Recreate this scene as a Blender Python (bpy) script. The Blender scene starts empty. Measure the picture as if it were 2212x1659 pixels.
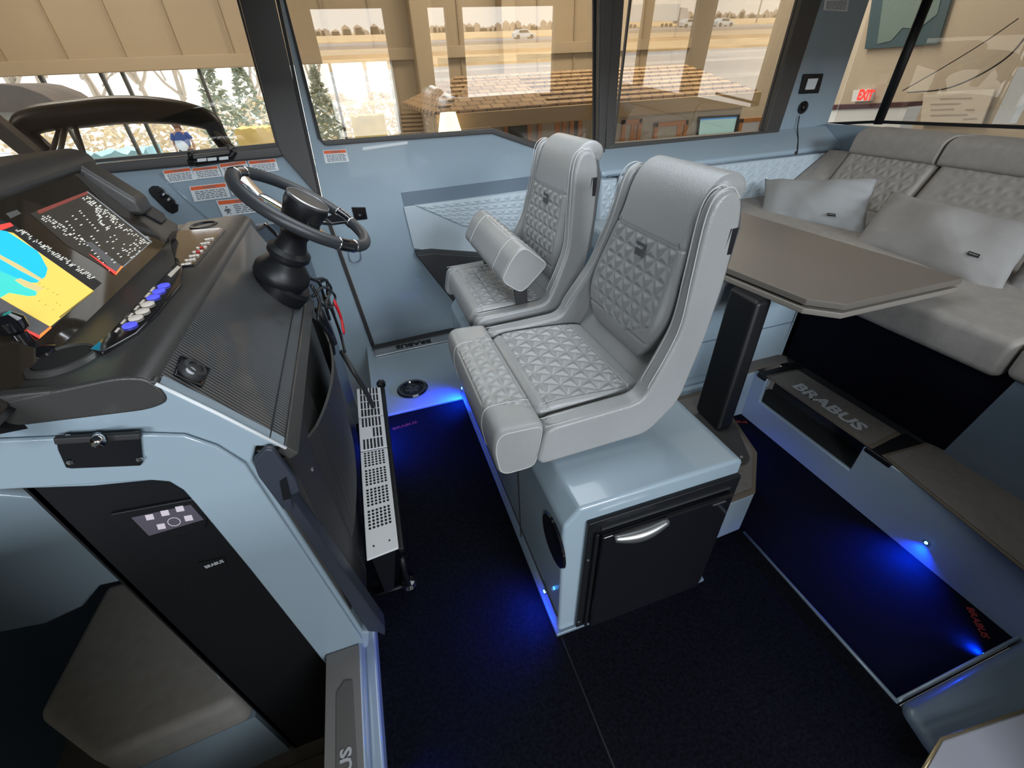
import bpy, bmesh, math, random
from mathutils import Vector, Matrix
R = math.radians
random.seed(7)
SC = bpy.context.scene
COL = SC.collection

# ------------------------------------------------------------------ camera, world, light, exposure
F_PX, CX, CY = 937.0, 1106.0, 829.5
CAM = Vector((0, 0, 1.5))
yaw, pit, rol = 0.290656808, 0.623457417, 0.0508423467
fwd = Vector((math.sin(yaw)*math.cos(pit), math.cos(yaw)*math.cos(pit), -math.sin(pit)))
rg0 = Vector((math.cos(yaw), -math.sin(yaw), 0)); dn0 = fwd.cross(rg0)
RG = rg0*math.cos(rol) + dn0*math.sin(rol)
DN = -rg0*math.sin(rol) + dn0*math.cos(rol)
cam = bpy.data.cameras.new('camera'); cam.sensor_width = 36; cam.lens = 36*F_PX/2212; cam.clip_start = .02; cam.clip_end = 2000
camo = bpy.data.objects.new('camera', cam); COL.objects.link(camo)
mw = Matrix((( RG.x, -DN.x, -fwd.x, CAM.x), (RG.y, -DN.y, -fwd.y, CAM.y), (RG.z, -DN.z, -fwd.z, CAM.z), (0, 0, 0, 1)))
camo.matrix_world = mw
SC.camera = camo
SC.view_settings.view_transform = 'Standard'; SC.view_settings.look = 'None'
SC.view_settings.exposure = 0.12; SC.view_settings.gamma = 1; SC.view_settings.use_curve_mapping = False
w = bpy.data.worlds.new('world'); SC.world = w; w.use_nodes = True
wn = w.node_tree.nodes; wl = w.node_tree.links
bg = wn['Background']; bg.inputs[1].default_value = 2.1
tc = wn.new('ShaderNodeTexCoord'); sp = wn.new('ShaderNodeSeparateXYZ'); rmp = wn.new('ShaderNodeValToRGB')
wl.new(tc.outputs['Generated'], sp.inputs[0]); wl.new(sp.outputs[2], rmp.inputs[0]); wl.new(rmp.outputs[0], bg.inputs[0])
rmp.color_ramp.elements[0].position = 0.0; rmp.color_ramp.elements[0].color = (.95, .93, .88, 1)
rmp.color_ramp.elements[1].position = .6; rmp.color_ramp.elements[1].color = (.50, .66, .90, 1)
def light(name, kind, loc, energy, color=(1, 1, 1), size=1, sizey=None, rot=(0, 0, 0), **k):
    l = bpy.data.lights.new(name, kind); l.energy = energy; l.color = color
    if kind == 'AREA':
        l.size = size
        if sizey: l.shape = 'RECTANGLE'; l.size_y = sizey
    elif kind == 'SUN': l.angle = size
    else: l.shadow_soft_size = size
    for a, b in k.items(): setattr(l, a, b)
    o = bpy.data.objects.new(name, l); COL.objects.link(o); o.location = loc; o.rotation_euler = rot
    return o
light('sun', 'SUN', (0, 0, 30), 5.5, (1, .90, .76), R(1), rot=(R(-30), R(12), 0))
# unseen area lights added to brighten the hall
for i, (lx, ly, e) in enumerate([(-4, 9, 310), (4, 9.5, 330), (7.5, 8.5, 300), (-9, 3, 230)]):
    light('hall_fill_light', 'AREA', (lx, ly, 5.6), e, (1, .93, .82), 3, 2)
for i, (lx, e) in enumerate([(-2.6, 330), (2.2, 420)]):
    light('hall_fill_light', 'AREA', (lx, -6.3, 3.5), e, (.86, .93, 1), 2.6, 1.2, rot=(R(70), 0, 0))  # low port pair, added to light the cabin from its open side
# unseen area lights added under the wheelhouse roof to brighten the cabin
light('cabin_fill_light', 'AREA', (.55, 1.5, 1.955), 15, (.88, .95, 1), 1.5, .8)
light('cabin_fill_light', 'AREA', (2.2, 1.3, 1.955), 2.2, (1, .90, .78), .9, 1.2)
# ------------------------------------------------------------------ measuring helpers
def ray(u, v): return (RG*((u-CX)/F_PX) + DN*((v-CY)/F_PX) + fwd)
def at(u, v, ax, val):
    d = ray(u, v); t = (val-CAM[ax])/d[ax]; return CAM + d*t
def atp(u, v, p0, n):
    d = ray(u, v); p0 = Vector(p0); n = Vector(n); return CAM + d*((p0-CAM).dot(n)/d.dot(n))
# ------------------------------------------------------------------ materials
MATS = {}
def mat(name, col, rough=.5, metal=0, coat=0, emit=None, es=0, bump=None, noise=None, spec=.5):
    if name in MATS: return MATS[name]
    m = bpy.data.materials.new(name); m.use_nodes = True; MATS[name] = m
    nt = m.node_tree; b = nt.nodes['Principled BSDF']
    b.inputs['Base Color'].default_value = (*col, 1); b.inputs['Roughness'].default_value = rough
    b.inputs['Metallic'].default_value = metal; b.inputs['Coat Weight'].default_value = coat
    b.inputs['Coat Roughness'].default_value = .04; b.inputs['Specular IOR Level'].default_value = spec
    if emit: b.inputs['Emission Color'].default_value = (*emit, 1); b.inputs['Emission Strength'].default_value = es
    if noise or bump:
        t = nt.nodes.new('ShaderNodeTexCoord'); n = nt.nodes.new('ShaderNodeTexNoise'); nt.links.new(t.outputs['Object'], n.inputs['Vector'])
        if noise:
            sc_, amt = noise; n.inputs['Scale'].default_value = sc_; n.inputs['Detail'].default_value = 5
            r = nt.nodes.new('ShaderNodeValToRGB'); nt.links.new(n.outputs['Fac'], r.inputs[0])
            r.color_ramp.elements[0].position = .3; r.color_ramp.elements[1].position = .7
            r.color_ramp.elements[0].color = (*[c*(1-amt) for c in col], 1); r.color_ramp.elements[1].color = (*[min(1, c*(1+amt)) for c in col], 1)
            nt.links.new(r.outputs[0], b.inputs['Base Color'])
        if bump:
            n2 = nt.nodes.new('ShaderNodeTexNoise'); n2.inputs['Scale'].default_value = bump[0]; n2.inputs['Detail'].default_value = 3
            nt.links.new(t.outputs['Object'], n2.inputs['Vector'])
            bp = nt.nodes.new('ShaderNodeBump'); bp.inputs['Strength'].default_value = bump[1]; bp.inputs['Distance'].default_value = .01
            nt.links.new(n2.outputs['Fac'], bp.inputs['Height']); nt.links.new(bp.outputs[0], b.inputs['Normal'])
    return m
PAINT = mat('blue_grey_gelcoat', (.27, .345, .40), .25, coat=.6)
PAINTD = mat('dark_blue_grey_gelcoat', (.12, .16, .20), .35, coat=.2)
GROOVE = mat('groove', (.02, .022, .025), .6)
LEATH = mat('grey_leather', (.27, .274, .272), .34, bump=(220, .12), noise=(6, .04))
LEATH2 = mat('pale_blue_leather', (.36, .42, .46), .5, bump=(220, .1))
FABR = mat('taupe_fabric', (.275, .257, .235), .85, bump=(500, .25), noise=(25, .08))
PILL = mat('pillow_fabric', (.275, .268, .26), .9, bump=(600, .2), noise=(9, .06))
PILLB = mat('grey_pillow_fabric', (.30, .31, .315), .9, bump=(600, .2))
STITCH = mat('stitching', (.46, .46, .45), .7)
HINGE = mat('dark_slate_plastic', (.028, .034, .048), .45)
LEATHD = mat('dark_grey_backing', (.07, .072, .075), .6)
BLK = mat('black_plastic', (.007, .0075, .009), .42, spec=.35)
BLKG = mat('gloss_black', (.008, .008, .010), .08, coat=.5)
RUB = mat('black_rubber', (.022, .022, .023), .6)
FRAME = mat('dark_window_frame', (.055, .052, .05), .42)
CARPET = mat('black_carpet', (.006, .0065, .010), 1, spec=.05, bump=(900, .6), noise=(120, .5))
MATB = mat('black_floor_mat', (.0055, .006, .012), 1, spec=.05, bump=(900, .6))
DASH = mat('charcoal_dash_leather', (.042, .040, .038), .40, bump=(400, .08))
TAN = mat('brown_eva_decking', (.13, .118, .108), .85, bump=(700, .3), noise=(40, .1))
TANE = mat('brown_eva_border', (.105, .085, .065), .85)
TABLE = mat('taupe_table_laminate', (.135, .118, .10), .5, noise=(3, .04))
TEDGE = mat('table_edge', (.21, .19, .165), .4)
ALU = mat('brushed_metal', (.55, .56, .56), .32, metal=.9)
CHR = mat('chrome', (.8, .8, .8), .08, metal=1)
FOOTM = mat('satin_footplate', (.66, .67, .68), .5, metal=.1)
WHITE = mat('white_label', (.66, .70, .72), .6)
ORANGE = mat('orange_band', (.72, .12, .03), .6)
REDM = mat('red', (.62, .02, .02), .5)
INK = mat('ink', (.13, .15, .17), .7)
LETW = mat('pale_lettering', (.40, .42, .44), .6)
REDT = mat('red_embroidery', (.24, .02, .02), .8)
BLUEL = mat('blue_led', (.0, .1, 1), .4, emit=(.02, .30, 1), es=60)
def glass(nm='tinted_window_glass', ior=2.45, tint=(.93, .90, .85)):
    m = bpy.data.materials.new(nm); m.use_nodes = True; nt = m.node_tree; nt.nodes.clear()
    o = nt.nodes.new('ShaderNodeOutputMaterial'); mx = nt.nodes.new('ShaderNodeMixShader')
    t = nt.nodes.new('ShaderNodeBsdfTransparent'); g = nt.nodes.new('ShaderNodeBsdfGlossy'); lw = nt.nodes.new('ShaderNodeFresnel')
    t.inputs[0].default_value = (*tint, 1); g.inputs['Roughness'].default_value = 0; g.inputs[0].default_value = (1, 1, 1, 1)
    ge = nt.nodes.new('ShaderNodeNewGeometry'); mr = nt.nodes.new('ShaderNodeMapRange')
    mr.inputs[3].default_value = ior; mr.inputs[4].default_value = 1/ior
    nt.links.new(ge.outputs['Backfacing'], mr.inputs[0]); nt.links.new(mr.outputs[0], lw.inputs[0])
    nt.links.new(lw.outputs[0], mx.inputs[0]); nt.links.new(t.outputs[0], mx.inputs[1]); nt.links.new(g.outputs[0], mx.inputs[2]); nt.links.new(mx.outputs[0], o.inputs[0])
    return m
GLASS = glass(); SGLASS = glass('side_window_glass', 1.6, (.95, .93, .90)); CLEAR = glass('clear_hall_glass', 1.3, (.97, .97, .97))
def carbon():
    m = mat('woven_carbon_trim', (.03, .03, .03), .35, coat=.3); nt = m.node_tree; b = nt.nodes['Principled BSDF']
    t = nt.nodes.new('ShaderNodeTexCoord'); w1 = nt.nodes.new('ShaderNodeTexWave'); w1.wave_type = 'BANDS'; w1.bands_direction = 'Y'
    mp = nt.nodes.new('ShaderNodeMapping'); mp.inputs['Rotation'].default_value = (0, 0, R(8))
    nt.links.new(t.outputs['Object'], mp.inputs[0]); nt.links.new(mp.outputs[0], w1.inputs[0]); w1.inputs['Scale'].default_value = 36
    r = nt.nodes.new('ShaderNodeValToRGB'); nt.links.new(w1.outputs['Fac'], r.inputs[0])
    r.color_ramp.elements[0].position = .35; r.color_ramp.elements[1].position = .6
    r.color_ramp.elements[0].color = (.012, .013, .014, 1); r.color_ramp.elements[1].color = (.11, .112, .115, 1)
    nt.links.new(r.outputs[0], b.inputs['Base Color']); return m
CARB = carbon()
# ------------------------------------------------------------------ object helpers
def root_loc(o):
    v = Vector(o.location)
    while o.parent: o = o.parent; v += Vector(o.location)
    return v
def mesh(name, vs, fs, m, parent=None, smooth=False, bev=0, seg=2, sub=0, mats=None, fm=None, weld=False):
    vs = [Vector(v) for v in vs]
    if parent is not None: off = root_loc(parent)
    else:
        lo = Vector((min(v[i] for v in vs) for i in range(3))); hi = Vector((max(v[i] for v in vs) for i in range(3)))
        off = Vector(((lo.x+hi.x)/2, (lo.y+hi.y)/2, lo.z))
    me = bpy.data.meshes.new(name); me.from_pydata([v-off for v in vs], [], fs)
    bm = bmesh.new(); bm.from_mesh(me)
    if weld: bmesh.ops.remove_doubles(bm, verts=bm.verts, dist=1e-5)
    bmesh.ops.recalc_face_normals(bm, faces=bm.faces); bm.to_mesh(me); bm.free()
    for mm in (mats or [m]): me.materials.append(mm)
    if fm and len(fm) == len(me.polygons):
        for p, k in zip(me.polygons, fm): p.material_index = k
    if smooth:
        for p in me.polygons: p.use_smooth = True
    o = bpy.data.objects.new(name, me); COL.objects.link(o)
    if parent is not None: o.parent = parent
    else: o.location = off
    if bev:
        b = o.modifiers.new('bevel', 'BEVEL'); b.width = bev; b.segments = seg; b.limit_method = 'ANGLE'; b.angle_limit = R(28)
        if seg > 1:
            for p in me.polygons: p.use_smooth = True
            wn_ = o.modifiers.new('wn', 'WEIGHTED_NORMAL'); wn_.keep_sharp = False
    if sub: s = o.modifiers.new('sub', 'SUBSURF'); s.levels = sub; s.render_levels = sub
    return o
def thing(name, label, cat, loc, group=None):
    o = bpy.data.objects.new(name, None); COL.objects.link(o); o.location = loc; o.empty_display_size = .05
    return tag(o, label, cat, group)
def tag(o, label, cat, group=None, kind=None):
    if label: o['label'] = label
    if cat: o['category'] = cat
    if group: o['group'] = group
    if kind: o['kind'] = kind
    return o
def struct(o): o['kind'] = 'structure'; return o
def slab_vf(pts, ex):
    pts = [Vector(p) for p in pts]; ex = Vector(ex); n = len(pts)
    vs = pts + [p+ex for p in pts]
    fs = [list(range(n)), list(range(2*n-1, n-1, -1))] + [[i, (i+1) % n, n+(i+1) % n, n+i] for i in range(n)]
    return vs, fs
def slab(name, pts, ex, m, parent=None, **k):
    vs, fs = slab_vf(pts, ex); return mesh(name, vs, fs, m, parent, **k)
def prism_y(name, poly, y0, y1, m, parent=None, **k):
    return slab(name, [(x, y0, z) for x, z in poly], (0, y1-y0, 0), m, parent, **k)
def box_vf(a, b):
    (x0, y0, z0), (x1, y1, z1) = a, b
    return slab_vf([(x0, y0, z0), (x1, y0, z0), (x1, y1, z0), (x0, y1, z0)], (0, 0, z1-z0))
def box(name, a, b, m, parent=None, **k):
    vs, fs = box_vf(a, b); return mesh(name, vs, fs, m, parent, **k)
def join(parts):
    vs, fs = [], []
    for v, f in parts:
        n = len(vs); vs += list(v); fs += [[i+n for i in g] for g in f]
    return vs, fs
def frame_of(d):
    d = d.normalized(); a = Vector((0, 0, 1)) if abs(d.z) < .9 else Vector((1, 0, 0))
    s = d.cross(a).normalized(); return s, s.cross(d)
def tube_vf(pts, r, n=8, closed=False, ry=None, up=None):
    pts = [Vector(p) for p in pts]; N = len(pts); vs = []; fs = []
    rr = r if isinstance(r, (list, tuple)) else [r]*N
    prev = None
    for i, p in enumerate(pts):
        if closed: d = pts[(i+1) % N]-pts[i-1]
        else: d = pts[min(i+1, N-1)]-pts[max(i-1, 0)]
        if d.length < 1e-9: d = Vector((0, 0, 1))
        d.normalize()
        if prev is None: s, t = frame_of(d)
        else:
            s = prev - d*prev.dot(d)
            if s.length < 1e-6: s, t = frame_of(d)
            s.normalize(); t = s.cross(d)
        prev = s
        for k in range(n):
            a = 2*math.pi*(k+.5)/n
            vs.append(p + s*math.cos(a)*rr[i] + t*math.sin(a)*(ry if ry else rr[i]))
    M = N if closed else N-1
    for i in range(M):
        j = (i+1) % N
        for k in range(n): fs.append([i*n+k, i*n+(k+1) % n, j*n+(k+1) % n, j*n+k])
    if not closed: fs += [list(range(n)), list(range(N*n-1, (N-1)*n-1, -1))]
    return vs, fs
def tube(name, pts, r, m, parent=None, n=8, closed=False, smooth=True, **k):
    vs, fs = tube_vf(pts, r, n, closed); return mesh(name, vs, fs, m, parent, smooth=smooth and n > 4, **k)
def smoothpath(pts, n=8, closed=False):
    pts = [Vector(p) for p in pts]; N = len(pts); out = []
    for i in range(N if closed else N-1):
        p0 = pts[(i-1) % N] if (closed or i > 0) else pts[0]*2-pts[1]
        p1, p2 = pts[i], pts[(i+1) % N]
        p3 = pts[(i+2) % N] if (closed or i+2 < N) else pts[-1]*2-pts[-2]
        for k in range(n):
            t = k/n
            out.append(.5*((2*p1)+(p2-p0)*t+(2*p0-5*p1+4*p2-p3)*t*t+(3*p1-p0-3*p2+p3)*t**3))
    if not closed: out.append(pts[-1])
    return out
def lathe_vf(prof, c, axis, n=40):
    c = Vector(c); axis = Vector(axis).normalized(); s, t = frame_of(axis); vs = []; fs = []
    for r, h in prof:
        for k in range(n):
            a = 2*math.pi*k/n; vs.append(c+axis*h+(s*math.cos(a)+t*math.sin(a))*r)
    P = len(prof)
    for i in range(P-1):
        for k in range(n): fs.append([i*n+k, i*n+(k+1) % n, (i+1)*n+(k+1) % n, (i+1)*n+k])
    fs += [list(range(n)), list(range(P*n-1, (P-1)*n-1, -1))]
    return vs, fs
def lathe(name, prof, c, axis, m, parent=None, n=40, smooth=True, **k):
    vs, fs = lathe_vf(prof, c, axis, n)
    o = mesh(name, vs, fs, m, parent, smooth=smooth, **k)
    if smooth:
        e = o.modifiers.new('es', 'EDGE_SPLIT'); e.split_angle = R(38)
    return o
_txt = {}
def text_vf(s, c, ud, vd, h, depth=.0006, bold=0.0, width=None):
    """flat lettering as mesh data: height h, centred at c, reading along ud, letters' up along vd"""
    key = (s, bold)
    if key not in _txt:
        cu = bpy.data.curves.new('t', 'FONT'); cu.body = s; cu.align_x = 'CENTER'; cu.align_y = 'CENTER'; cu.offset = bold; cu.resolution_u = 2
        o = bpy.data.objects.new('t', cu); COL.objects.link(o)
        dg = bpy.context.evaluated_depsgraph_get(); dg.update()
        me = bpy.data.meshes.new_from_object(o.evaluated_get(dg))
        vs = [v.co.copy() for v in me.vertices]; fs = [list(p.vertices) for p in me.polygons]
        bpy.data.objects.remove(o); bpy.data.curves.remove(cu); bpy.data.meshes.remove(me)
        x0 = min(v.x for v in vs); x1 = max(v.x for v in vs); y0 = min(v.y for v in vs); y1 = max(v.y for v in vs)
        for v in vs: v.x -= (x0+x1)/2; v.y -= (y0+y1)/2
        _txt[key] = (vs, fs, x1-x0, y1-y0)
    vs, fs, wd, ht = _txt[key]
    ud = Vector(ud).normalized(); vd = Vector(vd).normalized(); n = ud.cross(vd); c = Vector(c)
    sy = h/ht; sx = (width/wd) if width else sy
    return [c+ud*v.x*sx+vd*v.y*sy+n*depth for v in vs], fs
def text(name, s, c, ud, vd, h, m, parent=None, **k):
    vs, fs = text_vf(s, c, ud, vd, h, **k)
    n = Vector(ud).cross(Vector(vd)).normalized()*-.0005
    N = len(vs); me_v = vs
    o = mesh(name, me_v, fs, m, parent); return o
# quilted / padded surface swept along a profile in the XZ plane
def quilt_h(a, b, cell):
    """pyramid triangle quilting: distance to nearest of three crease families"""
    d = []
    for k in range(3):
        th = R(60*k); t = (-a*math.sin(th)+b*math.cos(th))/(cell*.866); f = abs(t-round(t)); d.append(f)
    return min(d)
def pad(name, path, y_of, thick, m, parent, quilt=None, cell=.045, NU=110, NV=70, er=.12, erl=.03, amp=.006, back=.004, side=1, smoothp=True, dome=0):
    """path: list of (x, z, halfwidth s) ; y_of(s,z)->y ; quilt=(t0,t1,frac)"""
    P = smoothpath([(p[0], p[1], p[2]) for p in path], 10) if smoothp else [Vector(p) for p in path]
    L = [0]
    for i in range(1, len(P)): L.append(L[-1]+math.hypot(P[i][0]-P[i-1][0], P[i][1]-P[i-1][1]))
    T = L[-1]; vs = []; fs = []
    def ev(s):
        i = 0
        while i < len(L)-2 and L[i+1] < s: i += 1
        t = (s-L[i])/max(1e-9, L[i+1]-L[i]); p = P[i].lerp(P[i+1], t); d = P[i+1]-P[i]
        i2 = max(0, i-1); i3 = min(len(P)-1, i+2); d = P[i3]-P[i2]
        q = Vector((d[0], d[1])); q.normalize(); return p, Vector((-q.y, q.x))*side
    for i in range(NU+1):
        s = T*i/NU; p, n = ev(s); tl = min(s, T-s)
        eu = math.sqrt(max(0, 1-(1-min(tl/erl, 1))**2))
        for j in range(NV+1):
            v = -1+2*j/NV; wl_ = p[2]*(1-abs(v))
            evv = math.sqrt(max(0, 1-(1-min((1-abs(v))/er, 1))**2))
            h = thick*eu*evv + dome*(1-v*v)*eu
            if quilt:
                t0, t1, fr = quilt[:3]; tt = s/T
                frr = fr if not callable(fr) else fr(tt)
                if t0 <= tt <= t1 and abs(v) < frr:
                    b = min((tt-t0)*T, (t1-tt)*T, (frr-abs(v))*p[2]*1.0)/.006; b = max(0, min(1, b))
                    qh = quilt_h(v*p[2], s, cell); h += amp*(min(1, qh*3.2)-.55)*b - amp*.35*(1-b)*0
                else:
                    b = min(abs(tt-t0)*T, abs(tt-t1)*T, abs(abs(v)-frr)*p[2]) if (t0-.02 < tt < t1+.02) else 1
                    h -= amp*.7*max(0, 1-b/.004)
            x = p[0]+n.x*h; z = p[1]+n.y*h
            vs.append((x, y_of(v*p[2], z), z))
    W = NV+1
    for i in range(NU):
        for j in range(NV): fs.append([i*W+j, i*W+j+1, (i+1)*W+j+1, (i+1)*W+j])
    # underside
    nb = len(vs)
    for i in range(NU+1):
        s = T*i/NU; p, n = ev(s)
        for v in (-1, 1):
            x = p[0]-n.x*back; z = p[1]-n.y*back; vs.append((x, y_of(v*p[2], z), z))
    for i in range(NU):
        a = nb+2*i; fs.append([a, a+2, a+3, a+1])
        fs.append([i*W, (i+1)*W, a+2, a]); fs.append([i*W+NV, a+1, a+3, (i+1)*W+NV])
    fs.append([nb]+[nb+1]+[NV-j for j in range(W)]); e = nb+2*NU
    fs.append([e+1, e]+[NU*W+j for j in range(W)])
    return mesh(name, vs, fs, m, parent, smooth=True)
def quadpad(name, c, thick, m, parent=None, quilt=None, cell=.05, NU=80, NV=60, er=.04, amp=.005, depth=.02, crease=None):
    """c: four corners c00,c10,c11,c01 (u along c00->c10); puffs along the normal (u x v)"""
    c = [Vector(p) for p in c]; lu = ((c[1]-c[0]).length+(c[2]-c[3]).length)/2; lv = ((c[3]-c[0]).length+(c[2]-c[1]).length)/2
    n = (c[1]-c[0]).cross(c[3]-c[0]).normalized(); vs = []; fs = []
    for i in range(NU+1):
        u = i/NU
        for j in range(NV+1):
            v = j/NV; p = (c[0]*(1-u)+c[1]*u)*(1-v)+(c[3]*(1-u)+c[2]*u)*v
            a = min(u, 1-u)*lu/er; b = min(v, 1-v)*lv/er
            e = math.sqrt(max(0, 1-(1-min(a, 1))**2))*math.sqrt(max(0, 1-(1-min(b, 1))**2)); h = thick*e
            if quilt:
                q = quilt(u, v)
                if q > 0: h += amp*(min(1, quilt_h(u*lu, v*lv, cell)*3.2)-.5)*min(1, q)
            if crease:
                for f in crease:
                    d = abs(f(u, v))
                    if d < .004: h -= amp*.8*(1-d/.004)
            vs.append(p+n*h)
    W = NV+1
    for i in range(NU):
        for j in range(NV): fs.append([i*W+j, (i+1)*W+j, (i+1)*W+j+1, i*W+j+1])
    nb = len(vs); border = [j for j in range(W)]+[i*W+NV for i in range(1, NU+1)]+[NU*W+j for j in range(NV-1, -1, -1)]+[i*W for i in range(NU-1, 0, -1)]
    for k in border: vs.append(vs[k]-n*depth)
    B = len(border)
    for k in range(B): fs.append([border[k], border[(k+1) % B], nb+(k+1) % B, nb+k])
    fs.append([nb+k for k in range(B)])
    return mesh(name, vs, fs, m, parent, smooth=True)
def dup(o, parent=None, dl=(0, 0, 0)):
    c = o.copy(); COL.objects.link(c)
    if parent is not None: c.parent = parent
    else: c.location = Vector(o.location)+Vector(dl)
    for ch in [x for x in COL.objects if x.parent == o and x != c]: dup(ch, c)
    return c
# ================================================================== THE SETTING
W = 2.765                                   # inner face of the starboard cabin side
def wp(u, v, y=W): return at(u, v, 1, y)
def zp(u, v, z): return at(u, v, 2, z)
def xp(u, v, x): return at(u, v, 0, x)
def wslab(name, px, m, t=.04, y=W, parent=None, **k): return slab(name, [wp(u, v, y) for u, v in px], (0, t, 0), m, parent, **k)
VT = -75                                    # pixel row of the cabin roof
struct(box('floor', (-.30, -1.2, -.06), (1.13, 1.96, 0), CARPET))
struct(box('floor', (-.20, 1.96, -.06), (1.44, 2.80, .012), PAINT, bev=.006))
struct(box('floor', (1.13, .12, -.06), (1.646, 1.42, -.015), MATB))
struct(box('floor', (1.13, -1.2, -.06), (1.9, -.3, 0), CARPET))
struct(box('ceiling', (-2.2, -.25, 1.97), (3.5, 2.9, 2.03), PAINTD))  # out of view; put in so the cabin stays dark inside
struct(tube('trim_1', [(1.13, .12, .002), (1.13, .72, .002)], .006, PAINTD, n=6))
struct(tube('trim_2', [(.305, -.9, .001), (.303, .60, .001)], .003, mat('seam_brown', (.045, .04, .035), .8), n=6))
# starboard side: forward liner below the side window, pillar, door, aft liner
wl_ = [(-60, 395), (-60, 700), (500, 700), (760, 900), (800, 860), (808, 760), (690, 425), (662, 330), (600, 322), (220, 357)]
struct(wslab('wall_starboard', [(-60, 382), (220, 357), (600, 322), (640, 330), (690, 424), (803, 752), (838, 905), (700, 905), (400, 700), (-60, 560)], PAINT, y=W))
struct(tube('trim_3', [wp(345, 375, W-.004), wp(400, 427, W-.004), wp(452, 474, W-.004)], .006, PAINT, n=6))
struct(tube('trim_4', smoothpath([wp(632, 338, W-.004), wp(655, 362, W-.006), wp(676, 395, W-.006), wp(684, 420, W-.004)], 5), .007, PAINT, n=6))
struct(wslab('trim_5', [(500, VT), (577, VT), (690, 424), (610, 332), (603, 318)], FRAME, t=-.035, y=W, bev=.004))
struct(wslab('trim_6', [(-60, 378), (603, 314), (612, 334), (600, 337), (220, 372), (-60, 398)], FRAME, t=-.045, bev=.006))
struct(wslab('trim_7', [(580, VT), (588, VT), (695, 424), (812, 752), (805, 756), (688, 426)], RUB, t=-.012))
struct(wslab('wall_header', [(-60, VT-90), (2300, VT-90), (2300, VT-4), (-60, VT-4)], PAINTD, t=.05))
def pane(name, px, tilt=.0, y=W+.025, glassm=GLASS):
    pts = [wp(u, v, y) for u, v in px]; z0 = min(p.z for p in pts)
    pts = [p+Vector((0, -(p.z-z0)*tilt, 0)) for p in pts]
    return struct(slab(name, pts, (0, .0006, 0), glassm))
def win(name, px, m=FRAME, r=.014, tilt=.0, gm=None):
    g = pane(name, px, tilt, glassm=gm or GLASS)
    pts = [wp(u, v, W) for u, v in px]
    tube('window_seal', pts, r, m, g, n=4, closed=True)
    return g
win('window_1', [(-60, 372), (-60, VT), (494, VT), (598, 312)], r=.012, tilt=.01, gm=SGLASS)
# sliding door
door_px = [(588, VT), (696, 424), (812, 752), (985, 720), (1290, 640), (1290, VT), (1284, VT), (1284, 345), (1172, 318), (1064, 284), (700, 308), (690, 300), (594, VT)]
door = struct(wslab('door_1', door_px, PAINT, t=.03, bev=.004))
dg_ = [(596, VT), (690, 298), (700, 309), (1064, 282), (1172, 316), (1283, 345), (1283, VT)]
g = slab('window_pane', [wp(u, v, W+.02)+Vector((0, -(wp(u, v, W+.02).z-1.25)*.035, 0)) for u, v in dg_], (0, .0006, 0), GLASS, door)
tube('window_seal', [wp(u, v, W-.004) for u, v in dg_], .012, RUB, door, n=4, closed=True)
slab('lower_seal', [wp(u, v, W-.002) for u, v in [(688, 300), (705, 314), (1062, 288), (1160, 322), (1185, 318), (1064, 277), (702, 303)]], (0, -.014, 0), FRAME, door, bev=.003)
# door pocket recess with quilted and plain leather
rec = [(866, 416), (1160, 379), (1150, 520), (1035, 650), (985, 655), (944, 605), (896, 545)]
slab('pocket_frame', [wp(u, v, W-.001) for u, v in rec], (0, -.004, 0), PAINTD, door)
slab('pocket_panel', [wp(u, v, W-.006) for u, v in [(871, 446), (1150, 408), (1140, 500), (1030, 545), (945, 545), (893, 536)]], (0, -.012, 0), LEATH2, door, bev=.005)
quadpad('quilted_pocket_panel', [wp(1000, 488, W-.018), wp(1150, 506, W-.018), wp(1150, 411, W-.018), wp(893, 443, W-.018)], .012, LEATH2, door, quilt=lambda u, v: min(u, 1-u, v, 1-v)*20, cell=.055, amp=.008, er=.03)
slab('pocket_bin', [wp(u, v, W-.008) for u, v in [(893, 540), (930, 536), (1060, 545), (1060, 640), (985, 655), (940, 600)]], (0, -.10, 0), RUB, door, bev=.01)
slab('door_latch', [wp(u, v, W-.001) for u, v in [(759, 447), (789, 447), (794, 473), (766, 476)]], (0, -.008, 0), BLKG, door, bev=.003)
lathe('latch_ring', [(.008, .002), (.012, .004), (.014, .0)], wp(777, 462, W-.008), (0, -1, 0), BLK, door, n=16)
tube('pull_handle', smoothpath([wp(752, 540, W-.002), wp(757, 562, W-.02), wp(768, 567, W-.02), wp(780, 560, W-.02), wp(778, 542, W-.002)], 4), .004, PAINTD, door, n=6)
slab('catch_cover', [wp(u, v, W-.001) for u, v in [(731, 452), (747, 448), (752, 484), (741, 488)]], (0, -.006, 0), PAINT, door, bev=.003)
struct(wslab('trim_8', [(783, 318), (880, 305), (881, 311), (784, 325)], WHITE, t=-.004))
# threshold plate with upside-down lettering, read from outside
thr = struct(slab('trim_9', [zp(806, 757, .014), zp(985, 716, .014), zp(1080, 700, .014), zp(1080, 720, .014), zp(968, 738, .014), zp(812, 772, .014)], (0, 0, .01), ALU, bev=.002))
text('lettering', 'BRABUS', zp(893, 743, .0255), (-1, .0, 0), (0, -1, 0), .05, BLK, thr, bold=.04, width=.235)
struct(slab('trim_10', [zp(804, 752, .012), zp(1060, 695, .012), zp(1060, 702, .012), zp(806, 759, .012)], (0, 0, .02), RUB))
# upright post between door and aft window
struct(wslab('wall_post', [(1284, VT), (1318, VT), (1296, 326), (1282, 345)], FRAME, t=-.07, bev=.008))
struct(wslab('trim_11', [(1312, VT), (1344, VT), (1318, 310), (1300, 325)], FRAME, t=-.05, bev=.006))
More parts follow.
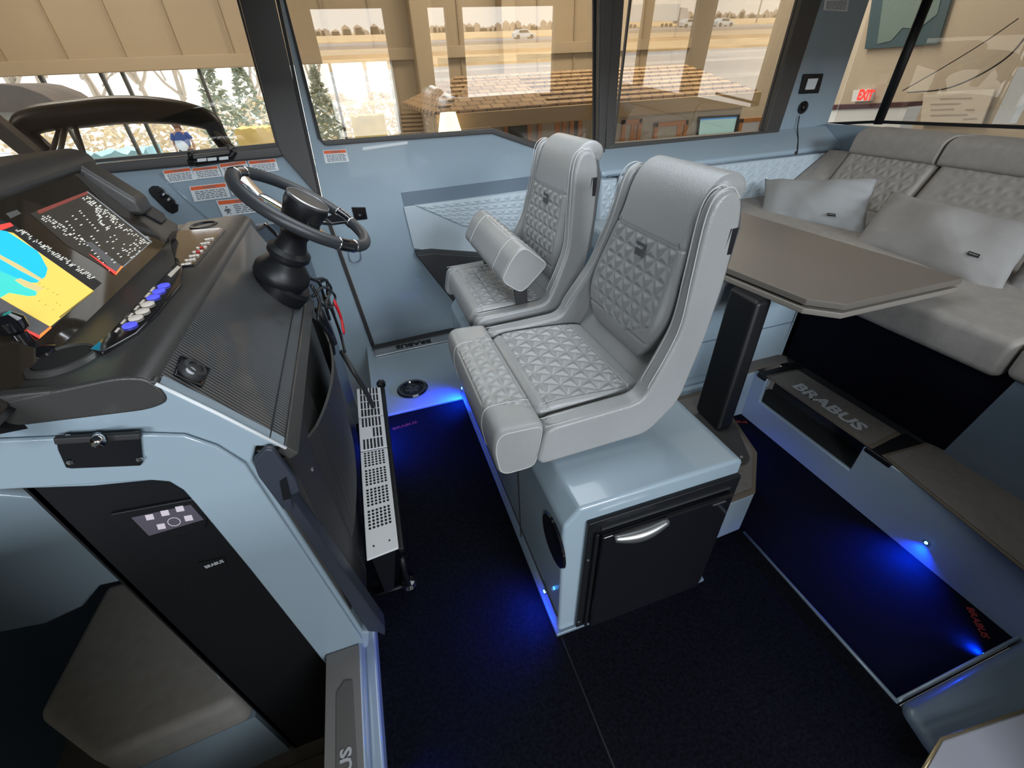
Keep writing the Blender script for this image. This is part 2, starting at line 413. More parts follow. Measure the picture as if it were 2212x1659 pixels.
# aft side window and its heavy frame
awin = [(1370, VT), (1325, 310), (1641, 283), (1742, VT)]
win('window_2', awin, r=.012, tilt=.04)
struct(wslab('trim_12', [(1296, 326), (1318, 308), (1641, 281), (1655, 286), (1668, 289)], FRAME, t=-.05, bev=.006))
struct(wslab('trim_13', [(1741, VT), (1786, VT), (1669, 290), (1641, 284)], FRAME, t=-.05, bev=.006))
struct(wslab('wall_corner', [(1784, VT), (1895, VT), (1780, 268), (1668, 290)], PAINT, t=-.03, bev=.008))
# starboard liner below the aft window: bevelled sill and lower wall
x0, x1 = 1.40, 3.28
sill = [(W+.03, 1.095), (W-.03, 1.095), (2.60, 1.01), (2.56, .985), (2.56, .955), (W+.03, .955)]
struct(slab('wall_sill', [(x0, y, z) for y, z in sill], (x1-x0, 0, 0), PAINT, bev=.012, seg=3))
struct(box('wall_liner', (1.40, 2.60, 0), (1.50, W+.03, .97), PAINT, bev=.015, seg=3))
struct(box('wall_liner', (1.48, 2.68, 0), (3.3, W+.03, .96), PAINT))
struct(tube('trim_14', [(1.44, 2.558, .96), (3.14, 2.50, .965)], .006, PAINTD, n=6))
# port sill at the camera's feet
struct(slab('wall_port_sill', [(1.12, .115, -.06), (3.3, .115, -.06), (3.3, -.3, -.06), (1.25, -.3, -.06), (1.14, -.16, -.06), (1.09, -.0, -.06)], (0, 0, .085), PAINTD, bev=.03, seg=4))  # dark gelcoat puts the shade at the sill into its colour
struct(tube('trim_15', [(1.135, .125, .0), (1.66, .125, .0)], .006, PAINT, n=6))
struct(slab('trim_21', [zp(2030, 1600, .03), zp(2230, 1530, .03), zp(2400, 1600, .03), zp(2300, 1800, .03), zp(1980, 1690, .03)], (0, 0, .012), mat('white_gunwale', (.50, .52, .62), .4), bev=.004))
struct(tube('trim_22', [zp(1990, 1668, .045), zp(2032, 1596, .045), zp(2240, 1524, .045)], .004, mat('brass_strip', (.45, .36, .20), .35, metal=.7), n=6))
# raised step along the aft bench
kick = struct(slab('wall_kick', [(1.646, y, z) for y, z in [(-.38, -.06), (1.335, -.06), (1.325, .255), (1.245, .255), (1.242, .12), (.755, .12), (.755, .255), (-.38, .255)]], (.02, 0, 0), PAINT, bev=.006))
struct(box('wall_kick_return', (1.22, 1.315, -.06), (1.66, 1.345, .250), PAINT, bev=.01))
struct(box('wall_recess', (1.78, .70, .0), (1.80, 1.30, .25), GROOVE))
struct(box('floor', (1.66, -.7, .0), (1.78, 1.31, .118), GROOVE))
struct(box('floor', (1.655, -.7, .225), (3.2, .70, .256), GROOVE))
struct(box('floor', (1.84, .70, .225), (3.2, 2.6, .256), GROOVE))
struct(box('floor', (1.2, 1.345, -.06), (1.84, 2.66, .256), PAINT))
# aft wall of the cabin with its window
struct(box('wall_aft', (3.28, -.8, 0), (3.34, W+.03, 1.105), PAINT, bev=.005))
struct(slab('window_3', [(3.33, -.8, 1.10), (3.33, W-.03, 1.10), (3.33, W-.03, 1.97), (3.33, -.8, 1.97)], (.0006, 0, 0), SGLASS))
struct(tube('trim_16', [xp(1778, 268, 3.31), xp(1895, 263, 3.31), xp(2240, 276, 3.31)], .012, BLK, n=4))
struct(tube('trim_17', [xp(1896, 268, 3.31), xp(2030, VT+10, 3.31)], .027, BLK, n=8))
struct(tube('trim_18', [xp(1778, 268, 3.31), xp(1868, VT, 3.31)], .012, PAINT, n=4))
struct(box('wall_aft_header', (3.28, -.8, 1.93), (3.36, W+.05, 2.0), PAINTD))
struct(box('wall_port_shade', (1.05, -.46, -.06), (3.4, -.40, 1.05), PAINT))  # unseen side wall, added to shade the step and bench base
struct(box('wall_forward_shade', (-2.2, -.42, -.6), (-.36, -.36, 1.16), PAINT))  # unseen wall, added to keep port light out of the forward cabin
# forward part: fore side of the wheelhouse, sunken forward cabin
struct(box('floor', (-2.0, -.9, -.62), (-.40, 2.2, -.58), TAN))
struct(box('floor', (-.95, -.5, -.578), (-.44, .74, -.56), TANE))
struct(box('wall_forward_cabin', (-2.0, 2.2, -.6), (-.3, 2.24, 1.0), PAINTD))
struct(box('wall_bulkhead', (-1.62, .70, -.6), (-1.58, 2.2, 1.10), PAINTD))
sl = struct(box('wall_companionway_sill', (-.405, -.9, -.6), (-.300, .775, .10), PAINT, bev=.008))
struct(box('trim_19', (-.302, -.9, -.04), (-.268, .83, .045), PAINT, bev=.008, seg=3))
tp = box('trim_20', (-.402, -.6, .099), (-.306, .745, .104), mat('warm_grey_sill', (.16, .155, .15), .7), bev=.002); struct(tp)
pl = slab('sill_plate', [zp(727, 1500, .105), zp(745, 1472, .105), zp(762, 1471, .105), zp(772, 1660, .105), zp(785, 1900, .105), zp(726, 1900, .105)], (0, 0, .003), mat('sill_insert', (.095, .092, .088), .7))
tag(pl, 'charcoal lettered tread plate set in the sill at the bottom left of the walkway', 'tread plate')
text('lettering', 'BRABUS', zp(748, 1700, .1092), (0, 1, 0), (-1, 0, 0), .030, LETW, pl, bold=.04, width=.16)

# ================================================================== FIXED THINGS ON THE WALLS
def sticker(label, px, plane=W-.006, band=ORANGE, icon=False, rows=5, white=False, group=None, nm='warning_label'):
    """px: TL, TR, BR, BL in the plane of the wall"""
    c = [wp(u, v, plane) for u, v in px]
    o = slab(nm, c, (0, -.0012, 0), WHITE); tag(o, label, 'label', group)
    def uv(a, b, dy=-.0018): p = (c[0]*(1-a)+c[1]*a)*(1-b)+(c[3]*(1-a)+c[2]*a)*b; return p+Vector((0, dy, 0))
    if not white:
        slab('colour_band', [uv(.03, .04), uv(.97, .04), uv(.97, .27), uv(.03, .27)], (0, -.0004, 0), band, o)
        ud = (c[1]-c[0]); vd = (c[0]-c[3])
        text('band_lettering', 'WARNING', uv(.52, .155, -.0026), ud, vd, (c[0]-c[3]).length*.13, INK, o, depth=0, bold=.03)
    bars = []; rr = random.Random(len(label))
    b0 = .36
    for k in range(rows):
        b = b0+k*(.58/rows); a = .30 if icon else .10; 
        while a < .88:
            l = rr.uniform(.05, .16); e = min(.92, a+l)
            bars.append(slab_vf([uv(a, b), uv(e, b), uv(e, b+.28/rows), uv(a, b+.28/rows)], (0, -.0003, 0))); a = e+.025
    vs, fs = join(bars); mesh('printed_text', vs, fs, INK, o)
    if icon:
        f = [lathe_vf([(.0045, 0), (.0045, .0004)], uv(.15, .45), (0, -1, 0), 12), slab_vf([uv(.10, .55), uv(.20, .55), uv(.22, .72), (uv(.17, .7)), uv(.20, .92), uv(.15, .80), uv(.10, .92), uv(.12, .7), uv(.07, .72)], (0, -.0003, 0))]
        vs, fs = join(f); mesh('printed_figure', vs, fs, INK, o)
    return o
sticker('leftmost orange-banded warning label in the top row under the side window', [(351, 368), (410, 361), (425, 388), (362, 396)])
sticker('second orange-banded label in the top row, pale with short centred text', [(413, 363), (470, 357), (480, 381), (424, 387)], rows=4)
sticker('third warning label in the top row, partly behind the wheel rim', [(472, 354), (531, 346), (542, 372), (482, 382)])
sticker('rightmost warning label of the top row, right of the wheel rim top', [(535, 347), (595, 342), (603, 368), (545, 376)])
sticker('wide warning label in the middle row, left of the steering wheel', [(408, 403), (488, 394), (499, 426), (420, 436)])
sticker('small red-banded label touching the steering wheel on its left', [(491, 393), (528, 389), (536, 416), (502, 421)], band=REDM)
sticker('largest warning label with a black figure pictogram, below the others', [(466, 433), (570, 424), (584, 455), (482, 468)], icon=True)
sticker('warning label on the sliding door below its window', [(697, 325), (747, 322), (755, 349), (703, 353)], plane=W-.002)
sticker('white text sheet with printed lines high on the corner post', [(1782, -8), (1836, -12), (1830, 25), (1778, 22)], plane=W-.032, white=True, rows=8, nm='instruction_label')
# switch pod on the liner
t = thing('rocker_switch_panel', 'black capsule rocker switch panel on the pale liner left of the warning labels', 'switch panel', wp(355, 430, W-.01))
cap = [(322, 408), (330, 401), (342, 401), (378, 432), (386, 447), (385, 456), (374, 461), (362, 455), (330, 424), (323, 415)]
slab('panel_body', [wp(u, v, W-.001) for u, v in cap], (0, -.014, 0), BLK, t, bev=.004)
for k, (a, b) in enumerate([((333, 411), (347, 404)), ((343, 423), (357, 414)), ((354, 434), (368, 425)), ((365, 445), (379, 436))]):
    d = Vector((10, 8)); p = [a, b, (b[0]+8, b[1]+7), (a[0]+8, a[1]+7)]
    s = slab('rocker', [wp(u, v, W-.015) for u, v in p], (0, -.008, 0), BLKG if k % 2 else BLK, t, bev=.002)
    if k in (1, 2):
        q = [((a[0]*.6+b[0]*.4)+1, (a[1]*.6+b[1]*.4)+1), ((a[0]*.2+b[0]*.8), (a[1]*.2+b[1]*.8)), ((a[0]*.2+b[0]*.8)+3, (a[1]*.2+b[1]*.8)+3), ((a[0]*.6+b[0]*.4)+4, (a[1]*.6+b[1]*.4)+4)]
        slab('icon', [wp(u, v, W-.0235) for u, v in q], (0, -.0004, 0), LETW, s)
# wall controls on the corner column
t = thing('wall_switch', 'square black-framed switch with white centre on the corner column', 'switch', wp(1752, 182, W-.035))
slab('switch_frame', [wp(u, v, W-.031) for u, v in [(1734, 160), (1777, 159), (1766, 201), (1724, 203)]], (0, -.012, 0), BLK, t, bev=.005, seg=3)
slab('switch_button', [wp(u, v, W-.043) for u, v in [(1745, 170), (1767, 169), (1758, 193), (1738, 194)]], (0, -.006, 0), WHITE, t, bev=.002)
t = thing('wall_speaker', 'round black control dial on the corner column below the square switch', 'speaker', wp(1733, 232, W-.035))
lathe('ring', [(.036, 0), (.038, .01), (.034, .016), (.028, .014)], wp(1733, 232, W-.031), (0, -1, 0), BLK, t)
lathe('grille', [(.027, 0), (.024, .012), (.014, .012), (.013, .016), (.004, .017)], wp(1733, 232, W-.033), (0, -1, 0), BLKG, t)
cd = tube('hanging_cord', smoothpath([wp(1727, 250, W-.05), wp(1723, 275, W-.06), wp(1724, 300, W-.12), wp(1723, 320, 2.57), wp(1721, 332, 2.548)], 5), .0035, BLK, n=6)
tag(cd, 'thin black cord hanging down the corner column below the round dial', 'cord')
tube('tassel', [wp(1722, 325, 2.545), wp(1720, 343, 2.545)], [.004, .010], BLK, cd, n=8)
# floor speaker / vent by the door
t = thing('floor_vent', 'round black floor fitting in the pale floor by the sliding door', 'vent', (.033, 2.15, .012))
lathe('rim', [(.062, 0), (.088, 0), (.09, .006), (.082, .012), (.070, .011), (.066, .003)], (.033, 2.15, .012), (0, 0, 1), BLKG, t, n=48)
lathe('bowl', [(.066, .0), (.060, .003), (.02, .002), (.001, .002)], (.033, 2.15, .0125), (0, 0, 1), BLK, t, n=48)
for k in range(5):
    a = k*1.257; lathe('stud', [(.008, 0), (.007, .006), (.001, .007)], (.033+.034*math.cos(a), 2.15+.034*math.sin(a), .014), (0, 0, 1), BLKG, t, n=12)
# red embroidered marks on the mats
def mark(c, ud, vd, wdt, h, label):
    o = text('embroidered_mark', 'BRABUS', c, ud, vd, h, REDT, None, bold=.03, width=wdt); tag(o, label, 'lettering')
mark(zp(875, 919, .001), (.995, .1, 0), (-.1, .995, 0), .13, .02, 'small red embroidered lettering on the black mat by the footrest')
mark(zp(1590, 911, -.0135), (.9, -.42, 0), (.42, .9, 0), .11, .018, 'small red embroidered lettering on the mat behind the table leg')
mk_ = (zp(2132, 1382, -.0135)-zp(2092, 1308, -.0135)).normalized(); mark(zp(2112, 1345, -.0135), mk_, Vector((0, 0, 1)).cross(mk_), .10, .022, 'small red embroidered lettering at the near corner of the aft mat')
# ================================================================== PEDESTAL WITH FRIDGE
t = thing('seat_pedestal', 'pale blue-grey moulded pedestal under the two pilot seats with a fridge in its end', 'pedestal', (.57, 1.3, 0))
px0, px1, py0, py1 = .300, .842, .615, 2.02
vs = []; prof = [(px0, 0), (px0, .555), (px0+.045, .612), (px1-.02, .612), (px1, .60), (px1, 0)]
slab('body', [(x, py0, z) for x, z in prof], (0, py1-py0, 0), PAINT, t, bev=.014, seg=4)
box('plinth', (px0-.012, py0-.012, 0), (px1+.012, py1, .018), PAINTD, t, bev=.005)
o = lathe('side_speaker', [(.005, .003), (.040, .003), (.055, .006), (.075, .006), (.078, 0)], (px0-.001, .665, .44), (-1, 0, 0), BLKG, t)
tube('seam_line', [(px0-.002, .625, .09), (px0-.002, 1.9, .09)], .003, GROOVE, t, n=4)
tube('seam_line', [(px0-.002, .98, .03), (px0-.002, .98, .55)], .003, GROOVE, t, n=4)
fr = thing('fridge', 'black front-loading fridge with a silver handle built into the seat pedestal end', 'fridge', (.585, .61, .03))
ff = [(.355, .024), (.832, .024), (.834, .560), (.364, .560)]
slab('fridge_frame', [(x, py0-.001, z) for x, z in ff], (0, -.014, 0), BLK, fr, bev=.003)
slab('fridge_door', [(x, py0-.015, z) for x, z in [(.392, .045), (.800, .045), (.805, .515), (.397, .515)]], (0, -.022, 0), BLKG, fr, bev=.006, seg=3)
dr = slab('hinge_strip', [(x, py0-.015, z) for x, z in [(.378, .04), (.388, .04), (.392, .52), (.382, .52)]], (0, -.012, 0), BLK, fr, bev=.002)
slab('vent_strip', [(x, py0-.015, z) for x, z in [(.40, .525), (.80, .525), (.80, .535), (.40, .535)]], (0, -.006, 0), GROOVE, fr)
hp = []
NH = 14; hv = []; hf = []
for i in range(NH+1):
    u = i/NH; x = .428+.158*u; bow = math.sin(math.pi*u); zc = .508-.012*bow; hh = .009+.009*bow
    for dy, dz in [(0, hh), (-.014-.01*bow, hh*.7), (-.016-.01*bow, -hh*.6), (0, -hh)]: hv.append((x, py0-.036+dy, zc+dz))
for i in range(NH):
    for k in range(4): hf.append([i*4+k, i*4+(k+1) % 4, i*4+4+(k+1) % 4, i*4+4+k])
hf += [[0, 1, 2, 3], [NH*4+3, NH*4+2, NH*4+1, NH*4]]
mesh('handle', hv, hf, ALU, fr, smooth=True)
for x, z in [(.372, .40), (.362, .06), (.818, .49), (.823, .06)]: lathe('screw', [(.004, 0), (.004, .002), (.001, .003)], (x, py0-.015, z), (0, -1, 0), ALU, fr, n=10)
slab('maker_mark', [(.735, py0-.0378, .499), (.778, py0-.0378, .499), (.778, py0-.0378, .505), (.735, py0-.0378, .505)], (0, -.0008, 0), ALU, fr)

# ================================================================== PILOT SEATS
YC = 1.085
def st_(z):
    t = max(0, min(1, (z-.74)/(1.28-.74))); return t*t*(3-2*t)
def yc(z): return YC-.085*st_(z)
def ymap(s, z): return yc(z)+s*(.302-.105*st_(z))    # s in -1..1 across the shell
def ypad(d, z): return yc(z)+d
def seat_prism(name, poly, s0, s1, m, parent, **k):
    n = len(poly)
    vs = [(x, ymap(s0, z), z) for x, z in poly]+[(x, ymap(s1, z), z) for x, z in poly]
    fs = [list(range(n)), list(range(2*n-1, n-1, -1))]+[[i, (i+1) % n, n+(i+1) % n, n+i] for i in range(n)]
    return mesh(name, vs, fs, m, parent, **k)
def roundpoly(poly, r, n=4, skip=()):
    out = []; N = len(poly)
    for i in range(N):
        p = Vector(poly[i]); a = Vector(poly[i-1]); b = Vector(poly[(i+1) % N])
        if i in skip: out.append(tuple(p)); continue
        ra = min(r, (a-p).length*.45); rb = min(r, (b-p).length*.45)
        A = p+(a-p).normalized()*ra; B = p+(b-p).normalized()*rb
        for k in range(n+1):
            t = k/n; q = A*(1-t)**2+p*2*t*(1-t)+B*t*t; out.append(tuple(q))
    return out
WING = [(.292, .615), (.322, .742), (.600, .752), (.628, .80), (.690, .945), (.702, 1.08), (.710, 1.215), (.728, 1.266), (.765, 1.278), (.793, 1.252), (.803, 1.20), (.795, 1.06), (.775, .93), (.728, .72), (.640, .625)]
WINGR = roundpoly(WING, .035, 4)
def make_seat(label, flipped=False):
    t = thing('pilot_seat', label, 'seat', (.57, YC, .615), 'pilot seats')
    for s0, s1 in ((-1, -.80), (.80, 1)):
        wg = seat_prism('side_wing', WINGR, s0, s1, LEATH, t, bev=.013, seg=4)
        so = s0 if s0 < 0 else s1; sg = -1 if s0 < 0 else 1
        # stitched welt on both edges of the wing face
        for so2 in ((so*.965), (so*.845)):
            ins = []
            for x, z in WING[1:10]:
                ins.append((x, z))
            pp = smoothpath([(x, 0, z) for x, z in ins], 6)
            c0 = Vector((.55, 0, .95))
            q = [Vector((p.x-.0035 if p.z > .76 else p.x, ymap(so2, p.z), p.z+(.0005 if p.z < .76 else 0))) for p in pp]
            tube('welt', q, .0015, STITCH, wg, n=5)
    sp_ = [(.33, .63), (.33, .70), (.64, .69), (.70, .78), (.742, .90), (.752, 1.05), (.762, 1.18), (.785, 1.23), (.800, 1.18), (.792, 1.05), (.772, .93), (.725, .73), (.64, .63)]
    seat_prism('shell', sp_, -.82, .82, LEATH, t, bev=.01, seg=3)
    box('base_plate', (.40, YC-.16, .610), (.66, YC+.16, .635), BLK, t)
    # seat cushion
    cp = [(.336, .655, .222), (.340, .700, .225), (.362, .722, .228), (.45, .722, .228), (.60, .712, .226), (.672, .708, .20)]
    pad('seat_cushion', cp, ypad, .030, LEATH, t, quilt=(.20, .84, .90), cell=.056, NU=150, NV=140, er=.10, erl=.03, amp=.0075, side=1, back=.03)
    # back cushion with headrest roll over the top
    bp = [(.738, .765, .105), (.718, .83, .172), (.716, .92, .198), (.734, 1.05, .180), (.752, 1.16, .158), (.766, 1.218, .160), (.785, 1.248, .160), (.806, 1.250, .156), (.822, 1.222, .148)]
    bk = pad('back_cushion', bp, ypad, .045, LEATH, t, quilt=(.17, .66, lambda tt: .84 if tt > .27 else .40+.44*(tt-.17)/.10), cell=.052, NU=170, NV=110, er=.11, erl=.045, amp=.0075, side=1, back=.02)
    # badge and embroidered name
    n = Vector((-.99, 0, .13)); vd = Vector((.13, 0, .99))
    bc0 = Vector((.694, yc(1.09)-.004, 1.09)); nd = ((1, 0, 0), (0, 0, 1))
    bd = slab('badge', [bc0+Vector((0, a, 0))+vd*b for a, b in [(-.020, -.018), (.020, -.018), (.020, .018), (-.020, .018)]], (-.004, 0, .0005), LEATHD, t, bev=.001)
    text('badge_lettering', 'BRABUS', bc0+Vector((-.0060, 0, .007)), (0, -1, 0), vd, .008, LETW, bd, bold=.03, width=.036, depth=0)
    em = text('headrest_lettering', 'BRABUS', Vector((.727, yc(1.23), 1.222)), (0, -1, 0), Vector((.30, 0, .95)), .020, mat('grey_thread', (.16, .16, .16), .6), t, bold=.05, width=.105, depth=-.004)
    # folding front bolster
    def bolster(tr):
        prof = roundpoly([(.188, .60), (.176, .70), (.190, .758), (.318, .752), (.322, .735), (.300, .615), (.285, .60)], .03, 5)
        n_ = len(prof); NS = 90; vs = []; fs = []
        cxb = sum(p[0] for p in prof)/n_; czb = sum(p[1] for p in prof)/n_
        # resample the closed profile evenly
        PP = [Vector((*p, 0)) for p in prof]; segs = []
        per = [0]
        for i in range(n_): per.append(per[-1]+(PP[(i+1) % n_]-PP[i]).length)
        NP = 120; rs = []
        for k in range(NP):
            s = per[-1]*k/NP; i = 0
            while per[i+1] < s: i += 1
            f = (s-per[i])/(per[i+1]-per[i]); rs.append(PP[i].lerp(PP[(i+1) % n_], f))
        L = .60
        for i in range(NS+1):
            y = -L/2+L*i/NS; e = min(y+L/2, L/2-y); sc = 1-.0*(e) if e > .02 else .93+.07*math.sqrt(1-(1-e/.02)**2)
            for k in range(NP):
                p = rs[k]; a = rs[k-1]; b = rs[(k+1) % NP]; d = (b-a).normalized(); nn = Vector((d.y, -d.x)); 
                if nn.dot(Vector((p.x-cxb, p.y-czb))) < 0: nn = -nn
                x = cxb+(p.x-cxb)*sc; z = czb+(p.y-czb)*sc; h = 0
                top = p.y > .742 and .19 < p.x < .315
                half = .155+.06*((p.x-.19)/.125)
                if top:
                    ed = min(half-abs(y), p.x-.193, .312-p.x)
                    if ed > 0: h = .0065*(min(1, quilt_h(y, p.x, .052)*3.2)-.4)*min(1, ed/.008)
                    elif ed > -.004: h = -.003
                elif abs(abs(y)-.175) < .004: h = -.003
                vs.append(tr(x+nn.x*h, y, z+nn.y*h))
        for i in range(NS):
            for k in range(NP): fs.append([i*NP+k, i*NP+(k+1) % NP, (i+1)*NP+(k+1) % NP, (i+1)*NP+k])
        fs += [list(range(NP)), [NS*NP+k for k in range(NP-1, -1, -1)]]
        b = mesh('front_bolster', vs, fs, LEATH, t, smooth=True)
        e_ = b.modifiers.new('es', 'EDGE_SPLIT'); e_.split_angle = R(50)
        for sgn in (-1, 1):
            q = [tr(cxb+(p.x-cxb)*.90, sgn*(L/2+.0005), czb+(p.y-czb)*.92) for p in rs[::3]]
            tube('end_welt', q, .0016, STITCH, b, n=5, closed=True)
            q = [tr(p.x+(p.x-cxb)*.004, sgn*.183, p.y+(p.y-czb)*.004) for p in rs[::3]]
            tube('seam_welt', q, .0016, STITCH, b, n=5, closed=True)
        return b
    if not flipped: bolster(lambda x, y, z: (x, YC+.012+y, z))
    else:
        a = R(38); ca, sa = math.cos(a), math.sin(a)
        def tr(x, y, z):
            X, Z = x-.25, z-.68; return (.515+X*ca+Z*sa, YC+y*.98, .900-X*sa+Z*ca)
        bolster(tr)
        for s in (-.245, .245): slab('bolster_arm', [(.50, YC+s, .74), (.545, YC+s, .74), (.54, YC+s, .88), (.48, YC+s, .88)], (0, .012, 0), RUB, t)
    tb = slab('side_tag', [(x_, ymap(-1, z_)-.001, z_) for x_, z_ in [(.770, 1.13), (.776, 1.19), (.798, 1.19), (.793, 1.13)]], (0, .004, 0), BLK, t)
    seat_prism('back_cover', [(.765, .93), (.800, .93), (.815, 1.06), (.825, 1.18), (.812, 1.24), (.79, 1.25), (.79, 1.20), (.785, 1.06)], -.9, .9, LEATHD, t, bev=.004)
    return t
make_seat('nearer grey quilted leather pilot seat, its front bolster folded flat')
s2 = make_seat('farther grey quilted leather pilot seat beside the door, with raised bolster', flipped=True)
s2.location = Vector(s2.location)+Vector((-.01, .67, 0))

# ================================================================== TABLE ON ITS PEDESTAL
tt_ = thing('dinette_table', 'taupe folding dinette table with clipped corners on one black leg', 'table', (1.27, 1.15, .24))
top = [zp(u, v, .83) for u, v in [(1599, 457), (2083, 601), (1829, 657), (1743, 646), (1573, 579)]]
top[0] = top[0]+(top[0]-top[1])*.10; top[4] = top[3]+(top[4]-top[3])*2.9
slab('upper_leaf', top, (0, 0, -.024), TABLE, tt_, bev=.003, mats=None)
lo_ = [p+Vector((0, 0, -.034)) for p in top]
slab('lower_leaf', lo_, (0, 0, -.022), TEDGE, tt_, bev=.004)
sl_ = [(p-(top[0]+top[2])/2)*.96+(top[0]+top[2])/2+Vector((0, 0, -.022)) for p in top]
slab('hinge_layer', sl_, (0, 0, -.014), BLK, tt_)
lg = slab('leg', [(1.190, 1.03, .24), (1.200, 1.19, .24), (1.275, 1.19, .24), (1.265, 1.03, .24)], (.105, .09, .535), BLK, tt_, bev=.018, seg=4)
slab('mount_plate', [zp(1560, 895, .235), zp(1592, 925, .235), zp(1619, 990, .235), zp(1610, 1000, .235), zp(1500, 1040, .235), zp(1470, 900, .235)], (0, 0, .006), DASH, tt_, bev=.002)
lathe('bolt', [(.006, 0), (.006, .002), (.003, .003)], zp(1602, 987, .241), (0, 0, 1), ALU, tt_, n=12)
pf = thing('table_platform', 'brown-topped pale platform with clipped corners under the table leg', 'platform', (1.1, 1.0, 0))
pp_ = [(.865, .735), (1.105, .726), (1.175, .80), (1.345, .98), (1.345, 1.33), (.865, 1.33)]
pin = [(.86, .74), (1.10, .735), (1.165, .81), (1.33, .99), (1.33, 1.31), (.86, 1.31)]
pp2 = [zp(1550, 1096, .22), zp(1632, 1064, .22), zp(1636, 978, .22), zp(1575, 888, .22)]
hexp = [(.862, pp2[0].y)]+[(p.x, p.y) for p in pp2]+[(pp2[3].x-.02, 1.313), (.862, 1.313)]
cen = Vector((sum(p[0] for p in hexp)/7, sum(p[1] for p in hexp)/7))
slab('body', [(x, y, 0) for x, y in hexp], (0, 0, .212), PAINT, pf, bev=.008, seg=3)
slab('border', [(x, y, .212) for x, y in hexp], (0, 0, .010), TANE, pf, bev=.003)
slab('deck_pad', [(cen.x+(x-cen.x)*.90, cen.y+(y-cen.y)*.92, .222) for x, y in hexp], (0, 0, .006), TAN, pf, bev=.002)

# ================================================================== STEP PADS
def step(label, px, m=TAN, z=.257, border=TANE):
    pts = [zp(u, v, z) for u, v in px]; c = sum(pts, Vector())/len(pts)
    o = slab('step_pad', pts, (0, 0, .008), border, bev=.003); tag(o, label, 'step pad', 'step pads')
    slab('inner_pad', [c+(p-c)*.94+Vector((0, 0, .008)) for p in pts], (0, 0, .004), m, o, bev=.002)
    return o
step('small brown step pad beside the starboard bench base', [(1540, 816), (1620, 806), (1645, 797), (1702, 783), (1698, 772), (1664, 765), (1540, 793)])
b = step('brown step pad with large pale lettering in front of the black bench recess', [(1654, 814), (1720, 800), (1945, 940), (1882, 972)])
ud = (zp(1845, 911, .27)-zp(1735, 843, .27)).normalized()
text('lettering', 'BRABUS', zp(1789, 876, .2705), (0, -1, 0), (1, 0, 0), .062, LETW, b, bold=.04, width=.33)
step('long brown step pad running out of the picture at the right edge', [(1903, 985), (2000, 958), (2045, 978), (2290, 1130), (2290, 1300)])
tr_ = box('trim_step', (1.643, .645, .238), (1.86, .748, .262), BLK, bev=.006); struct(tr_)
tr_ = box('trim_step', (1.64, 1.248, .238), (1.88, 1.30, .262), BLK, bev=.006); struct(tr_)

# ================================================================== DINETTE
bb = thing('bench_base', 'bench base with a black open recess behind the step pads', 'bench base', (2.0, 1.0, .26))
slab('recess_panel', [(1.885, y, z) for y, z in [(.60, .258), (1.37, .258), (1.37, .63), (.56, .63)]], (.01, 0, 0), MATB, bb)
slab('front_panel', [(1.868, y, z) for y, z in [(-.37, .258), (.625, .258), (.584, .625), (-.37, .625)]], (.02, 0, 0), PAINTD, bb, bev=.004)
slab('starboard_panel', [(x, 1.38, z) for x, z in [(1.24, .252), (1.855, .252), (1.868, .61), (1.24, .61)]], (0, .02, 0), PAINT, bb, bev=.006)
box('end_panel', (1.848, 1.38, .252), (1.87, 2.5, .61), PAINT, bb, bev=.004)
tube('seam_line', [(1.24, 1.378, .455), (1.86, 1.378, .455)], .003, PAINTD, bb, n=4)
def cushion(name, a, b_, m, label, group, bev=.03):
    o = box(name, a, b_, m, bev=bev, seg=4); tag(o, label, 'cushion', group); return o
cushion('seat_cushion', (1.845, .62, .605), (2.95, 2.48, .745), FABR, 'taupe bench seat cushion under the table and pillows', 'dinette seat cushions')
cushion('seat_cushion', (1.845, -.37, .625), (2.95, .615, .748), FABR, 'taupe bench seat cushion running off the right edge', 'dinette seat cushions')
cushion('seat_cushion', (1.24, 1.36, .605), (1.84, 2.46, .745), LEATH2, 'pale seat cushion along the starboard side, mostly behind the table', 'dinette seat cushions')
# backrests: aft wall
xt, xb, zt, zb = 3.02, 2.84, .995, .72
def aftY(u, v, x=xt): return xp(u, v, x).y
yA = aftY(2040, 350); yB = aftY(2260, 395) 
def qd(u, v): return min(u-.08, .96-u, v-.05, .97-v)*25
def backrest(y0, y1, label, mt=FABR, q=None, xo0=0, xo1=0):
    o = quadpad('back_cushion', [(xb+xo0, y0, zb), (xb+xo1, y1, zb), (xt+xo1, y1, zt), (xt+xo0, y0, zt)], .035, mt, None, quilt=q or qd, cell=.075, amp=.0055, er=.03, depth=.05)
    tag(o, label, 'back cushion', 'dinette back cushions'); return o
backrest(2.27, yA+.006, 'taupe quilted back cushion in the aft starboard corner of the dinette')
backrest(yA-.006, yA-1.0, 'taupe quilted back cushion against the aft wall, right of the corner one')
co = quadpad('back_cushion', [(2.66, 2.452, .72), (xb, 2.275, .72), (xt, 2.275, .995), (3.12, 2.51, .975)], .02, FABR, None, cell=.07, NU=20, NV=20, er=.02, depth=.04)
tag(co, 'narrow plain back cushion wedge in the dinette corner', 'back cushion', 'dinette back cushions')
